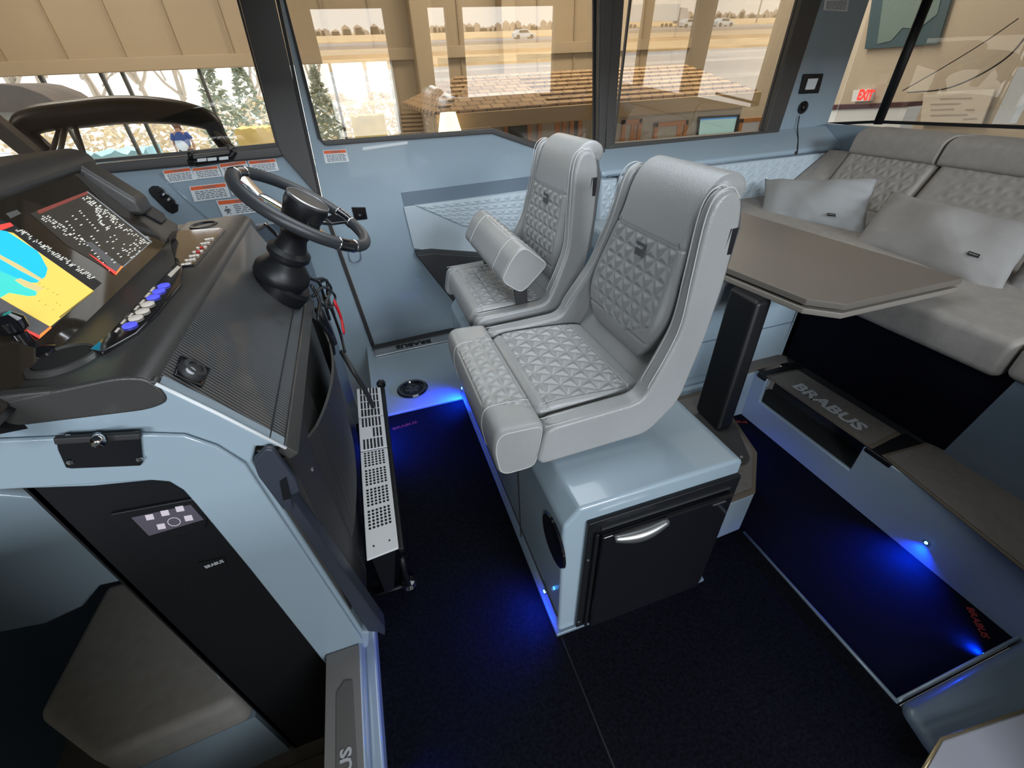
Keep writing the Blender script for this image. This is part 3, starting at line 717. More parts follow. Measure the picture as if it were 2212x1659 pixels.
# starboard backrest, pale
def qs(u, v): return min(u-.02, .98-u, v-.22, .95-v)*30
sb = quadpad('back_cushion', [(1.52, 2.50, .60), (2.65, 2.455, .70), (3.11, 2.515, .965), (1.52, 2.56, .955)], .02, LEATH2, None, quilt=qs, cell=.085, NU=150, NV=60, er=.03, amp=.008, depth=.02, crease=[lambda u, v: v-.12])
tag(sb, 'long pale blue quilted back cushion along the starboard side', 'back cushion', 'dinette back cushions')
lp = quadpad('liner_pad', [(1.415, 2.598, .50), (1.56, 2.598, .50), (1.56, 2.598, .94), (1.415, 2.598, .94)], .016, LEATH2, None, quilt=lambda u, v: min(u-.08, .92-u, v-.03, .97-v)*20, cell=.06, amp=.008, er=.02, NU=40, NV=90, depth=.0)
tag(lp, 'narrow quilted pale panel on the liner between the two pilot seats', 'panel')
# bolsters on top of the aft backrest
def roll(y0, y1, label):
    prof = roundpoly([(2.965, 1.0), (2.985, 1.105), (3.05, 1.13), (3.26, 1.12), (3.26, .98), (3.0, .985)], .03, 4)
    o = prism_y('top_bolster', prof, y0, y1, FABR, bev=.015, seg=4); tag(o, label, 'bolster', 'dinette top bolsters'); return o
roll(2.265, yA+.02, 'taupe top bolster at the starboard end of the aft bench')
roll(yA+.01, yA-1.1, 'taupe top bolster running off the right edge below the aft window')
# pillows
def pillow(c, label, m, tagpx=None, puff=.075, seed=1):
    rnd = random.Random(seed); c = [Vector(p) for p in c]; N = 44
    n = (c[1]-c[0]).cross(c[3]-c[0]).normalized(); vs = []; fs = []
    wr = [(rnd.uniform(0, 6), rnd.uniform(6, 15), rnd.uniform(-6, 6)) for _ in range(5)]
    for side in (1, -1):
        for i in range(N+1):
            u = i/N
            for j in range(N+1):
                v = j/N; pin = .06*(math.sin(math.pi*u)); pin2 = .045*math.sin(math.pi*v)
                uu = u+(.5-u)*pin2*1.3; vv = v+(.5-v)*pin*2
                p = (c[0]*(1-uu)+c[1]*uu)*(1-vv)+(c[3]*(1-uu)+c[2]*uu)*vv
                e = (max(0, 4*u*(1-u))**.55)*(max(0, 4*v*(1-v))**.55)
                h = puff*e + .010*e*sum(math.sin(a+b*u+d*v) for a, b, d in wr)*.5 - .006*abs(math.sin(5*u+2.5*v+seed))**.5*e
                ew = (1-e)*math.sin(26*u+seed)*.004+(1-e)*math.sin(31*v)*.003
                vs.append(p+n*(h*side+ew))
    M_ = (N+1)*(N+1); W_ = N+1
    for s in (0, 1):
        for i in range(N):
            for j in range(N):
                f = [s*M_+i*W_+j, s*M_+(i+1)*W_+j, s*M_+(i+1)*W_+j+1, s*M_+i*W_+j+1]; fs.append(f if s == 0 else f[::-1])
    o = mesh('throw_pillow', vs, fs, m, None, smooth=True, weld=True); tag(o, label, 'pillow', 'throw pillows')
    if tagpx:
        u, v = tagpx; cc = (c[0]*(1-u)+c[1]*u)*(1-v)+(c[3]*(1-u)+c[2]*u)*v; ux = (c[1]-c[0]).normalized(); vx = (c[3]-c[0]).normalized()
        e = (4*u*(1-u))**.55*(4*v*(1-v))**.55; q = cc+n*(puff*e+.006)
        k = slab('sewn_tag', [q-ux*.022-vx*.009, q+ux*.022-vx*.009, q+ux*.022+vx*.009, q-ux*.022+vx*.009], n*.002, BLK, o)
        text('tag_lettering', 'BRABUS', q, ux, vx, .006, LETW, k, width=.034, depth=.003)
    return o
def P3(u, v, x): return xp(u, v, x)
# corners: bottom-left, bottom-right, top-right, top-left seen from the table
pillow([P3(1636, 478, 2.30), P3(1868, 518, 2.42), P3(1896, 384, 2.66), P3(1652, 386, 2.50)], 'smaller grey-blue throw pillow standing on the bench behind the table', PILLB, (.72, .19), .085, 3)
pillow([P3(1836, 530, 2.30), P3(2150, 660, 2.20), P3(2265, 490, 2.48), P3(1925, 412, 2.60)], 'larger taupe throw pillow lying against the aft back cushions', PILL, (.80, .30), .10, 5)
pillow([P3(2145, 640, 2.28), P3(2390, 740, 2.28), P3(2420, 590, 2.5), P3(2215, 560, 2.5)], 'throw pillow cut off by the right edge of the picture', PILL, None, .06, 8)
# ================================================================== HELM CONSOLE
CY0, CY1 = .76, 1.86
hc = thing('helm_console', 'charcoal helm console with carbon panel, glass displays and pale side frame', 'helm console', (-.6, 1.3, 0))
def yp(u, v, y=CY0): return at(u, v, 1, y)
# pale side frame with the companionway opening
outer = [(yp(u, v)) for u, v in [(800, 1366), (785, 1366), (545, 1000), (552, 966), (618, 968), (470, 893), (335, 827), (0, 880), (-500, 950)]]
inn = [(-500, 1060), (0, 1060), (200, 1053), (330, 1040), (370, 1044), (400, 1062), (425, 1090), (540, 1230), (660, 1378), (700, 1432), (712, 1446), (716, 1470)]
inner = [yp(u, v) for u, v in inn]
slab('side_frame', outer+inner+[yp(785, 1470)], (0, .035, 0), PAINT, hc, bev=.007, seg=3)
lip = [yp(u, v, CY0-.001) for u, v in [(-500, 1000), (0, 944), (310, 931), (400, 934), (470, 958), (531, 996), (560, 1040), (782, 1374), (784, 1455), (722, 1455), (712, 1440), (540, 1222), (425, 1082), (398, 1052), (368, 1034), (330, 1031), (0, 1051), (-500, 1060)]]
slab('frame_lip', lip, (0, -.010, 0), PAINT, hc, bev=.005, seg=3)
tube('panel_edge', [yp(336, 829, CY0-.002), yp(470, 893, CY0-.002), yp(618, 968, CY0-.002)], .0035, WHITE, hc, n=6)
# latch plate on the frame
lt = slab('latch_plate', [yp(u, v, CY0-.011) for u, v in [(122, 940), (305, 930), (311, 994), (306, 1002), (158, 1008), (145, 1006), (128, 968)]], (0, -.006, 0), BLKG, hc, bev=.002)
slab('latch_bar', [yp(u, v, CY0-.018) for u, v in [(120, 940), (306, 930), (308, 942), (124, 953)]], (0, -.010, 0), RUB, lt, bev=.002)
tube('latch_knob', [yp(212, 945, CY0-.018), yp(212, 955, CY0-.045)], .010, CHR, lt, n=12)
for u, v in [(152, 998), (302, 992), (297, 936), (148, 943)]: lathe('screw', [(.005, 0), (.005, .002), (.001, .003)], yp(u, v, CY0-.018), (0, -1, 0), CHR, lt, n=10)
# carbon panel
nC = Vector((math.sin(R(55)), 0, math.cos(R(55)))); A0 = Vector((-.258, CY0+.002, .895)); A1 = Vector((-.400, CY0+.002, 1.098))
slab('carbon_panel', [A0, A1, Vector((A1.x, 1.80, A1.z)), Vector((A0.x, 1.62, A0.z))], -nC*.02, CARB, hc)
slab('lower_rail', [Vector((-.258, CY0, .905)), Vector((-.240, CY0, .875)), Vector((-.262, CY0, .865)), Vector((-.280, CY0, .895))], (0, .80, 0), DASH, hc, bev=.004)
tube('panel_seam', [A0+Vector((-.022, .002, .033)), Vector((-.280, 1.60, .928))], .0018, GROOVE, hc, n=4)
pC = (A0+A1)/2
def cp_(u, v, off=0): return atp(u, v, A0+nC*off, nC)
kn = slab('dial_plate', [cp_(386, 770), cp_(453, 800), cp_(436, 838), cp_(373, 811)], nC*.006, BLKG, hc, bev=.003)
lathe('rotary_dial', [(.024, 0), (.024, .006), (.020, .014), (.013, .015), (.012, .011), (.004, .012)], cp_(413, 803, .006), nC, RUB, kn, n=28)
lathe('dial_cap', [(.009, 0), (.008, .003)], cp_(412, 801, .017), nC, LETW, kn, n=16)
# leather dash ledge
LZ = 1.118
led = roundpoly([(-.392, 1.060), (-.402, 1.112), (-.440, 1.124), (-.62, LZ), (-.62, 1.07), (-.43, 1.05)], .022, 4)
prism_y('dash_ledge', led, CY0-.004, CY1, DASH, hc, bev=.006, seg=3)
slab('dash_side', [yp(u, v, CY0-.003) for u, v in [(335, 822), (345, 832), (0, 884), (-500, 954), (-500, 900), (0, 855)]], (0, .02, 0), DASH, hc, bev=.004)
box('dash_extension', (-1.3, CY0, 1.06), (-.60, CY1, 1.112), BLK, hc)
box('underside', (-1.3, CY0+.03, 1.02), (-.42, CY1, 1.055), GROOVE, hc)
# cup holder
ch = lathe('cup_holder', [(.040, -.004), (.046, .005), (.052, .004), (.058, -.004)], (-.562, .866, LZ+.006), (0, 0, 1), DASH, hc)
lathe('cup_well', [(.041, 0), (.041, .004), (.001, .0042)], (-.562, .866, LZ+.0035), (0, 0, 1), mat('well_black', (.002, .002, .002), .9), ch)
lathe('air_vent', [(.030, -.002), (.036, .005), (.041, .004), (.044, -.003)], zp(440, 487, LZ+.004), (0, 0, 1), BLK, hc)
# screen binnacle
nG = Vector((math.sin(R(60)), 0, math.cos(R(60)))); gd = Vector((-math.cos(R(60)), 0, math.sin(R(60))))
G0 = Vector((-.595, 0, 1.110)); GL = .262
def gp(y, s): return Vector((G0.x, y, G0.z))+gd*s
slab('binnacle', [gp(.62, -.01), gp(1.62, -.01), gp(1.62, GL+.02), gp(.62, GL+.02)], -nG*.05, BLK, hc)
slab('starboard_cheek', [gp(1.60, -.03), atp(385, 484, G0, nG), atp(213, 386, G0, nG), gp(1.60, GL)], -nG*.05, DASH, hc, bev=.004)
slab('cheek_vent', [atp(u, v, gp(0, 0)+nG*.001, nG) for u, v in [(287, 437), (300, 431), (352, 464), (358, 478), (348, 485), (292, 454)]], nG*.008, RUB, hc, bev=.004)
slab('glass_front', [gp(.64, 0), gp(1.565, -.004), gp(1.60, .05), gp(1.60, GL-.03), gp(1.58, GL), gp(.64, GL)], nG*.004, mat('screen_glass', (.030, .024, .018), .05, coat=.4, spec=.5), hc, bev=.001)
hood = roundpoly([(-.705, 1.330), (-.712, 1.362), (-.745, 1.378), (-.95, 1.368), (-1.3, 1.29), (-1.3, 1.22), (-.78, 1.30)], .018, 4)
prism_y('hood', hood, .45, 1.70, DASH, hc, bev=.008, seg=3)
slab('hood_cheek', [Vector((-.735, 1.60, 1.375)), Vector((-.76, 1.60, 1.33)), Vector((-.66, 1.60, 1.205)), Vector((-.618, 1.60, 1.20)), Vector((-.62, 1.60, 1.245))], (0, .085, 0), DASH, hc, bev=.014, seg=3)
# displays
def es(n, c, s): return mat(n, c, .4, emit=c, es=s)
sY = es('map_land_yellow', (.86, .62, .12), .55); sC = es('map_water_blue', (.01, .50, .80), .6); sT = es('map_shallow_teal', (.05, .62, .55), .6)
sR = es('screen_red', (.75, .06, .05), .6); sO = es('screen_orange', (.95, .24, .04), .7); sG = es('screen_grey', (.09, .09, .095), .4)
sK = es('screen_black', (.012, .012, .014), .3); sW = es('screen_text', (.75, .75, .68), .7); sS = es('map_sand', (.72, .58, .25), .5)
def gq(px, off): return [atp(u, v, G0+nG*off, nG) for u, v in px]
def disp(nm, px, m, par, off): return slab(nm, gq(px, off), nG*.0006, m, par)
g_ = lambda l: [(a/4.1475, 330+b/4.1475) for a, b in l]
def specks(nm, regs, m, par, off, seed, hgt=2.6, fill=.7):
    """rows of tiny marks laid between two pixel lines on the glass"""
    rr = random.Random(seed); bars = []
    for (a, b, n, rows, du, dv) in regs:
        for k in range(n):
            for r in range(rows):
                if rr.random() > fill: continue
                t = (k+rr.random()*.4)/n; u = a[0]+(b[0]-a[0])*t+du*r; v = a[1]+(b[1]-a[1])*t+dv*r; w_ = rr.uniform(2.5, 5)
                q = [(u, v), (u+w_, v-w_*.42), (u+w_+hgt*.55, v-w_*.42+hgt*.5), (u+hgt*.55, v+hgt*.5)]
                bars.append(slab_vf(gq(q, off), nG*.0004))
    vs, fs = join(bars); o = mesh(nm, vs, fs, m, par); o['kind'] = 'stuff'; return o
d1 = disp('chart_display', [(-60, 520), (-60, 455), (27, 484), (220, 612), (86, 732), (-60, 640)], sK, hc, .0045)
d1['label'] = 'lit chart screen with yellow land and blue water'
disp('title_bar', g_([(-250, 740), (-250, 700), (90, 625), (120, 655), (0, 700)]), sR, d1, .0052)
disp('land_area', g_([(-250, 780), (0, 695), (120, 720), (330, 880), (840, 1240), (450, 1560), (0, 1300), (-250, 1150)]), sY, d1, .0052)
disp('water_area', g_([(-250, 780), (0, 695), (60, 705), (330, 880), (360, 920), (425, 1040), (405, 1110), (330, 1165), (230, 1160), (120, 1110), (0, 1060), (-250, 960)]), sC, d1, .0060)
disp('shallow_area', g_([(-250, 960), (0, 1060), (120, 1110), (230, 1160), (330, 1250), (320, 1280), (250, 1285), (80, 1255), (0, 1300), (-250, 1150)]), sT, d1, .0060)
disp('sand_bank', g_([(-60, 890), (0, 915), (180, 1010), (375, 1130), (360, 1150), (170, 1050), (0, 950), (-60, 925)]), sS, d1, .0068)
disp('sand_bank', g_([(130, 1140), (180, 1125), (390, 1215), (340, 1245), (220, 1200)]), sS, d1, .0068)
disp('side_bar', g_([(-250, 1150), (0, 1305), (460, 1568), (350, 1659), (0, 1480), (-250, 1330)]), sG, d1, .0056)
disp('status_stripe', g_([(-200, 1350), (0, 1455), (60, 1500), (360, 1640), (350, 1665), (240, 1605), (0, 1500), (-200, 1400)]), sR, d1, .0068)
disp('corner_stripe', g_([(360, 1625), (450, 1555), (462, 1570), (352, 1668)]), sO, d1, .0070)
specks('readouts', [((32, 497), (195, 604), 40, 3, 4, -1.5)], sW, d1, .0062, 3, 2.4, .6)
disp('quay_line', g_([(530, 1470), (700, 1340), (838, 1236), (845, 1245), (705, 1352), (540, 1480)]), mat('map_line', (.35, .25, .05), .5), d1, .0062)
specks('map_marks', [((60, 600), (150, 655), 9, 3, -14, 10)], mat('map_mark', (.5, .38, .10), .5), d1, .0062, 5, 1.4, .4)
d2 = disp('gauge_display', g_([(270, 545), (780, 345), (1360, 800), (1040, 1090), (600, 830)]), es('gauge_screen', (.035, .030, .024), .35), hc, .0045)
d2['label'] = 'dimmer gauge screen with rows of small readouts'
disp('title_bar', g_([(330, 520), (780, 345), (800, 365), (350, 550)]), es('dim_red', (.22, .05, .04), .4), d2, .0052)
disp('side_bar', g_([(760, 800), (820, 800), (1095, 1020), (1040, 1085)]), sG, d2, .0052)
disp('status_stripe', g_([(795, 905), (830, 925), (1050, 1075), (1030, 1092)]), sR, d2, .0062)
disp('corner_stripe', g_([(1030, 1085), (1088, 1012), (1100, 1022), (1040, 1095)]), sO, d2, .0062)
specks('readouts', [((186, 424), (322, 530), 40, 3, -5, 2), ((84, 470), (180, 535), 24, 3, 6, -3), ((140, 478), (240, 590), 18, 3, 14, -12), ((205, 455), (212, 480), 8, 2, 4, 0), ((212, 480), (235, 498), 8, 2, 3, -1), ((262, 536), (290, 556), 6, 4, 6, -5), ((200, 440), (245, 530), 10, 3, 12, 2), ((262, 540), (285, 560), 4, 3, 8, -5)], sW, d2, .0056, 9, 2.4, .5)
disp('screen_border', g_([(782, 345), (1362, 798), (1355, 806), (780, 352)]), LETW, d2, .0058)
disp('screen_border', g_([(1360, 798), (1100, 1030), (1094, 1022), (1352, 798)]), LETW, d2, .0058)
disp('maker_mark', g_([(50, 545), (150, 512), (190, 545), (95, 590)]), mat('mark_grey', (.12, .12, .11), .5), hc, .0046)
# switch panel with lit buttons
def lp3(u, v, z=LZ+.010): return zp(u, v, z)
sw = slab('switch_panel', [lp3(*p, LZ+.002) for p in [(198, 765), (231, 738), (386, 572), (397, 582), (394, 622), (345, 684), (300, 728), (226, 770)]], (0, 0, .010), BLKG, hc, bev=.003)
BTNB = es('button_blue', (.08, .09, .75), .6); BTNW = es('button_white', (.55, .50, .44), .2)
for (u, v, mm) in [(354, 618, BTNB), (343.6, 630, BTNB), (331.5, 643, BTNB), (281, 704, BTNB), (319.5, 658, BTNW), (308.6, 673.6, BTNW), (294, 688, BTNW)]:
    c = lp3(u, v, LZ+.0125); lathe('button', [(.0125, 0), (.0125, .003), (.0095, .0045), (.001, .0047)], c, (0, 0, 1), mm, sw, n=20)
for k, (u, v) in enumerate([(329, 625), (319, 637), (307, 652), (295, 665), (282, 681), (266, 695), (253, 713)]):
    slab('button_icon', [lp3(u+a, v+b, LZ+.0124) for a, b in [(-6, 4), (2, -5), (7, -4), (-1, 5)]], (0, 0, .0006), BTNW, sw)
slab('maker_mark', [lp3(u, v, LZ+.0124) for u, v in [(362, 594), (384, 574), (390, 577), (369, 599)]], (0, 0, .0006), BTNW, sw)
ks = slab('keypad', [lp3(u, v, LZ+.002) for u, v in [(362, 505), (478, 497), (488, 500), (424, 578), (380, 582), (378, 560)]], (0, 0, .008), BLKG, hc, bev=.003)
rr = random.Random(4); b_ = []
for r_ in range(3):
    for k in range(7):
        u = 396+r_*7+k*8.2+rr.uniform(-1, 1); v = 566-r_*1+6-k*9.0
        lathe('key', [(.0045, 0), (.0045, .003), (.001, .0035)], lp3(u, v, LZ+.0105), (0, 0, 1), REDM if (r_ == 1 and k in (3, 4)) else BTNW, ks, n=10)
# small upright black knob by the screens
js = lathe('black_knob', [(.035, 0), (.032, .012), (.014, .02), (.012, .05), (.020, .058), (.022, .075), (.012, .086), (.001, .087)], zp(80, 772, LZ), (0, 0, 1), BLKG, hc, n=28)
# aft face below the carbon panel
box('aft_panel', (-.335, CY0+.01, 0), (-.292, CY1, .90), DASH, hc, bev=.004)
slab('side_rail', [yp(u, v, CY0-.003) for u, v in [(546, 985), (560, 985), (640, 1090), (832, 1358), (832, 1374), (815, 1366), (795, 1365)]], (0, .05, 0), HINGE, hc, bev=.004)
br = slab('hinge_bracket', [yp(u, v, CY0-.006) for u, v in [(548, 985), (574, 958), (592, 960), (640, 1026), (650, 1052), (628, 1060), (636, 1092), (612, 1090), (560, 1020)]], (0, -.016, 0), HINGE, hc, bev=.005)
slab('bracket_recess', [yp(u, v, CY0-.023) for u, v in [(604, 1040), (618, 1030), (630, 1075), (612, 1080)]], (0, -.002, 0), BLK, br)
box('access_door', (-.292, .80, .10), (-.274, 1.18, .84), RUB, hc, bev=.004)
tube('door_seam', [(-.2735, .99, .10), (-.2735, .99, .84)], .002, GROOVE, hc, n=4)
# document pouch, a bowed sheet
NS_ = 18; pv = []; pf_ = []
for i in range(NS_+1):
    s = i/NS_; y = .98+.62*s; xo = -.272+.070*math.sin(math.pi*s)**.7
    for z, q in ((.30, .35), (.74, 1.0), (.745, .97), (.30, .30)):
        pv.append((-.272+(xo+.272)*q+(.0 if q in (.35, 1.0) else -.004), y, z+(.06*s if z > .5 else 0)))
for i in range(NS_):
    for k in range(4): pf_.append([i*4+k, i*4+(k+1) % 4, i*4+4+(k+1) % 4, i*4+4+k])
pf_ += [[0, 1, 2, 3], [NS_*4+3, NS_*4+2, NS_*4+1, NS_*4]]
mesh('document_pouch', pv, pf_, RUB, hc, smooth=False)
for y, z in [(1.0, .80), (1.30, .81), (1.56, .82), (.9, .70)]: lathe('snap', [(.006, 0), (.006, .003), (.002, .004)], (-.290 if y > .95 else -.273, y, z), (1, 0, 0), ALU, hc, n=10)
# inner black wall behind the opening, with its touch panel
box('inner_wall', (-.705, .80, -.58), (-.40, .83, 1.03), BLK, hc)
box('inner_wall_edge', (-.71, .80, -.58), (-.695, CY1, 1.03), BLK, hc)
tp_ = slab('touch_panel', [yp(u, v, .7995) for u, v in [(240, 1105), (420, 1072), (450, 1112), (445, 1138), (318, 1170), (300, 1165)]], (0, -.008, 0), BLK, hc, bev=.003)
sc_ = slab('panel_screen', [yp(u, v, .791) for u, v in [(284, 1118), (412, 1090), (440, 1122), (322, 1157)]], (0, -.0008, 0), es('panel_screen_dark', (.055, .050, .065), .5), tp_)
for u, v in [(322, 1117), (355, 1108), (387, 1099), (347, 1137), (406, 1119)]:
    slab('icon', [yp(u+a, v+b, .790) for a, b in [(-9, -4), (8, -7), (12, 4), (-5, 7)]], (0, -.0006, 0), es('icon_pale', (.42, .38, .42), .5), sc_)
ringp = [yp(376+14*math.cos(a*.6283), 1127+9*math.sin(a*.6283), .790) for a in range(10)]
tube('icon', ringp, .0009, es('icon_pale', (.42, .38, .42), .5), sc_, n=4, closed=True)
nb_ = slab('name_badge', [yp(u, v, .7995) for u, v in [(428, 1215), (484, 1203), (492, 1222), (440, 1238)]], (0, -.003, 0), BLK, hc, bev=.001)
text('badge_lettering', 'BRABUS', yp(463, 1218, .796), (1, 0, .12), (-.12, 0, 1), .011, LETW, nb_, bold=.04, width=.042)

# ================================================================== STEERING WHEEL
WC = Vector((-.168, 1.425, 1.203)); WN = Vector((.589, -.035, .807)).normalized()
wa = WN.cross(Vector((0, 1, 0))).normalized(); wb = WN.cross(wa).normalized()
sw_ = thing('steering_wheel', 'black leather three-spoke steering wheel with chrome spokes on a tilting column', 'steering wheel', (-.30, 1.45, .98))
def wcirc(a, r, h=0): return WC+WN*h+(wa*math.cos(a)+wb*math.sin(a))*r
RW = .180
tube('rim', [wcirc(2*math.pi*k/72, RW) for k in range(72)], .0165, mat('wheel_leather', (.028, .030, .034), .38, bump=(500, .1)), sw_, n=16, closed=True)
def nearest(u, v):
    best = None
    for k in range(360):
        p = wcirc(R(k), RW)-CAM; z = p.dot(fwd); q = (CX+F_PX*p.dot(RG)/z, CY+F_PX*p.dot(DN)/z); d = (q[0]-u)**2+(q[1]-v)**2
        if best is None or d < best[0]: best = (d, R(k))
    return best[1]
for (u, v, mm) in [(514, 378, CHR), (745, 470, BLKG), (748, 528, CHR)]:
    a = nearest(u, v); q = []
    p0 = wcirc(a, .045, -.022); p1 = wcirc(a, .11, -.022); p2 = wcirc(a, RW-.010, 0)
    side = (wcirc(a+.01, RW)-wcirc(a, RW)).normalized()
    n1 = WN*.006
    def sl3(wd0, wd1, A, B, m_, nm): 
        vs = [A-side*wd0, A+side*wd0, B+side*wd1, B-side*wd1]; return slab(nm, [x+WN*.004 for x in vs], -WN*.010, m_, sw_, bev=.003)
    sl3(.022, .016, p0, p1, mm, 'spoke'); sl3(.016, .026, p1, p2, mm, 'spoke')
    seg = [wcirc(a+t, RW) for t in [(-.17+.034*k) for k in range(11)]]
    tube('rim_insert', seg, .0175, BLKG, sw_, n=16)
    for e_ in (seg[0], seg[-1]):
        i_ = 0 if e_ is seg[0] else -2
        tube('insert_ring', [seg[0], seg[1]] if i_ == 0 else [seg[-2], seg[-1]], .0182, CHR, sw_, n=16) if False else None
    tube('insert_band', [seg[0], seg[0]+(seg[1]-seg[0])*.5], .0183, CHR, sw_, n=16); tube('insert_band', [seg[-1], seg[-1]+(seg[-2]-seg[-1])*.5], .0183, CHR, sw_, n=16)
lathe('hub', [(.030, -.060), (.052, -.035), (.055, -.01), (.060, .010), (.059, .026), (.054, .030)], WC, WN, BLK, sw_)
lathe('horn_cap', [(.058, .026), (.059, .032), (.054, .035), (.050, .0325), (.001, .0325)], WC, WN, DASH, sw_)
lathe('cap_ring', [(.054, .032), (.0565, .036), (.0585, .034), (.0585, .031)], WC, WN, ALU, sw_)
cb = Vector((-.325, 1.455, .965))
ax = (WC-WN*.06-cb).normalized()
lathe('column_base', [(.082, -.01), (.084, .05), (.078, .056), (.076, .060)], cb, (nC*.75+ax*.25), BLK, sw_)
lathe('tilt_joint', [(.070, .045), (.080, .065), (.078, .085), (.060, .11), (.048, .125), (.050, .135), (.060, .140), (.060, .155), (.045, .165), (.036, .20), (.042, .215)], cb, ax, BLK, sw_)
tube('tilt_lever', [cb+ax*.15, cb+ax*.15+Vector((.02, .06, .0)), cb+ax*.13+Vector((.04, .10, -.01))], .007, CHR, sw_, n=8)
lathe('lever_knob', [(.001, 0), (.016, .006), (.020, .018), (.016, .030), (.001, .035)], cb+ax*.15+Vector((.0, .055, -.0)), (.3, 1, 0), BLK, sw_, n=20)
tube('stalk', [cb+ax*.16, zp(575, 485, 1.15), zp(560, 495, 1.13)], .006, BLKG, sw_, n=8)
tube('column_stud', smoothpath([cp_(642, 612, .0), cp_(648, 618, .02), cp_(655, 632, .02)], 4), .006, ALU, sw_, n=8)

# ================================================================== FOOTREST
ft = thing('footrest', 'long perforated silver footrest hinged along the foot of the helm console', 'footrest', (-.19, 1.4, .0))
FA, FB = [zp(771, 842, .245), zp(822, 838, .245)], [zp(793, 1215, .245), zp(862, 1188, .245)]
def fp(s, t, h=0): p = (FA[0]*(1-t)+FA[1]*t)*(1-s)+(FB[0]*(1-t)+FB[1]*t)*s; return p+Vector((0, 0, h))
cuts = [0, .245, .475, 1.0]
for k in range(3):
    a, b = cuts[k]+.003, cuts[k+1]-.003
    pl_ = slab('footplate', [fp(a, 0), fp(a, 1), fp(b, 1), fp(b, 0)], (0, 0, .008), FOOTM, ft, bev=.003)
    nb2 = [4, 3, 4][k]; dots = []
    span = (b-a) if k < 2 else (b-a)*.80
    for g2 in range(nb2):
        for r_ in range(6):
            for c_ in range(6):
                if k == 1 and g2 == 1 and c_ < 3: continue
                s = a+span*(g2+.14+.72*(r_/5))/nb2; t = .17+.66*c_/5
                p = fp(s, t, .0075); dots.append(lathe_vf([(.0052, 0), (.0045, .0022), (.001, .0024)], p, (0, 0, 1), 7))
    vs, fs = join(dots); mesh('grip_holes', vs, fs, BLK, pl_)
    if k == 2:
        for t in (.25, .75): lathe('screw', [(.003, 0), (.003, .002), (.001, .002)], fp(.955, t, .008), (0, 0, 1), BLK, pl_, n=8)
slab('back_rail', [fp(-.01, .98, -.02), fp(-.01, 1.16, -.02), fp(1.0, 1.16, -.02), fp(1.0, .98, -.02)], (0, 0, .022), BLK, ft, bev=.004)
for s in (.02, .98): slab('support', [fp(s, .1, -.01), fp(s, .9, -.01), fp(s, .9, -.235)+Vector((-.05, 0, 0)), fp(s, .1, -.235)], (0, .012, 0), BLK, ft, bev=.003)
lathe('end_knob', [(.001, -.02), (.020, -.016), (.024, 0), (.018, .016), (.001, .02)], fp(-.03, 1.05, .005), (0, 1, 0), BLKG, ft, n=20)
tube('hinge_rod', [zp(868, 1205, .21), zp(875, 1238, .10), zp(882, 1262, .012)], .009, BLK, ft, n=10)
tube('floor_rod', [zp(812, 1285, .015), zp(885, 1262, .015)], .006, BLK, ft, n=8)
lathe('floor_knob', [(.001, 0), (.026, .002), (.030, .014), (.022, .026), (.001, .030)], zp(885, 1264, 0.0), (0, 0, 1), BLKG, ft, n=24)
# engine cut-off cords hanging by the console
kc = thing('cutoff_cord', 'tangle of black cables with a red spiral cord hanging off the console end', 'cord', (-.22, 1.62, .6))
kp = lambda u, v, x=-.225: xp(u, v, x)
coil = []
for k in range(120):
    t = k/119; c = kp(722+14*t+6*math.sin(t*2.4), 655+60*t, -.20); a = k*.72
    coil.append(c+Vector((.003, math.cos(a)*.014, math.sin(a)*.014)))
tube('spiral_cord', coil, .004, mat('red_cord', (.62, .015, .02), .4), kc, n=6)
for pts in [[(668, 600), (690, 612), (700, 640), (716, 668), (735, 720), (745, 760)], [(680, 604), (700, 603), (716, 625), (704, 655), (712, 690)], [(672, 615), (690, 650), (688, 690), (715, 730), (722, 765)], [(676, 640), (700, 620), (724, 640), (715, 664), (690, 655)], [(690, 610), (706, 606), (708, 640), (722, 680)]]:
    tube('black_cable', smoothpath([kp(u, v, -.215+.01*(i % 2)) for i, (u, v) in enumerate(pts)], 6), .0055, BLK, kc, n=8)
tube('plug', [kp(688, 668), kp(712, 722)], .014, BLK, kc, n=10); tube('plug', [kp(706, 700), kp(722, 742)], .012, RUB, kc, n=10)
tube('clip', [kp(700, 640), kp(706, 655)], .010, CHR, kc, n=10)
tube('strap', smoothpath([kp(738, 760), kp(762, 800, -.19), kp(790, 845, -.17), kp(806, 878, -.165)], 6), [.010]*19, RUB, kc, n=8)

# ================================================================== BERTH IN THE FORWARD CABIN
BZ = -.06
bt = slab('berth_cushion', [zp(u, v, BZ) for u, v in [(228, 1262), (75, 1545), (205, 1645)]]+[Vector((-.722, .785, BZ)), Vector((-.722, 1.36, BZ))], (0, 0, -.16), FABR, bev=.03, seg=4)
tag(bt, 'taupe berth cushion seen through the opening under the helm console', 'cushion')
bs = slab('berth_plinth', [zp(u, v, BZ)+Vector((0, 0, -.17)) for u, v in [(232, 1275), (88, 1540), (210, 1632)]]+[Vector((-.724, .80, BZ-.17)), Vector((-.724, 1.34, BZ-.17))], (0, 0, -.40), PAINT); tag(bs, 'blue-grey base under the taupe berth cushion', 'berth base')
bh = slab('hull_shelf', [at(u, v, 1, 1.25) for u, v in [(-200, 1050), (100, 1075), (300, 1250), (216, 1268), (180, 1312), (100, 1350), (-200, 1410)]], (0, .04, 0), PAINT, bev=.015); tag(bh, 'curved blue-grey moulding above and behind the berth cushion', 'moulding')
bc = slab('berth_bracket', [yp(u, v, .86) for u, v in [(460, 1405), (470, 1402), (528, 1462), (524, 1470), (470, 1468), (454, 1440)]], (0, .06, 0), PAINT, bev=.006); tag(bc, 'small pale bracket at the foot of the black inner wall', 'bracket')

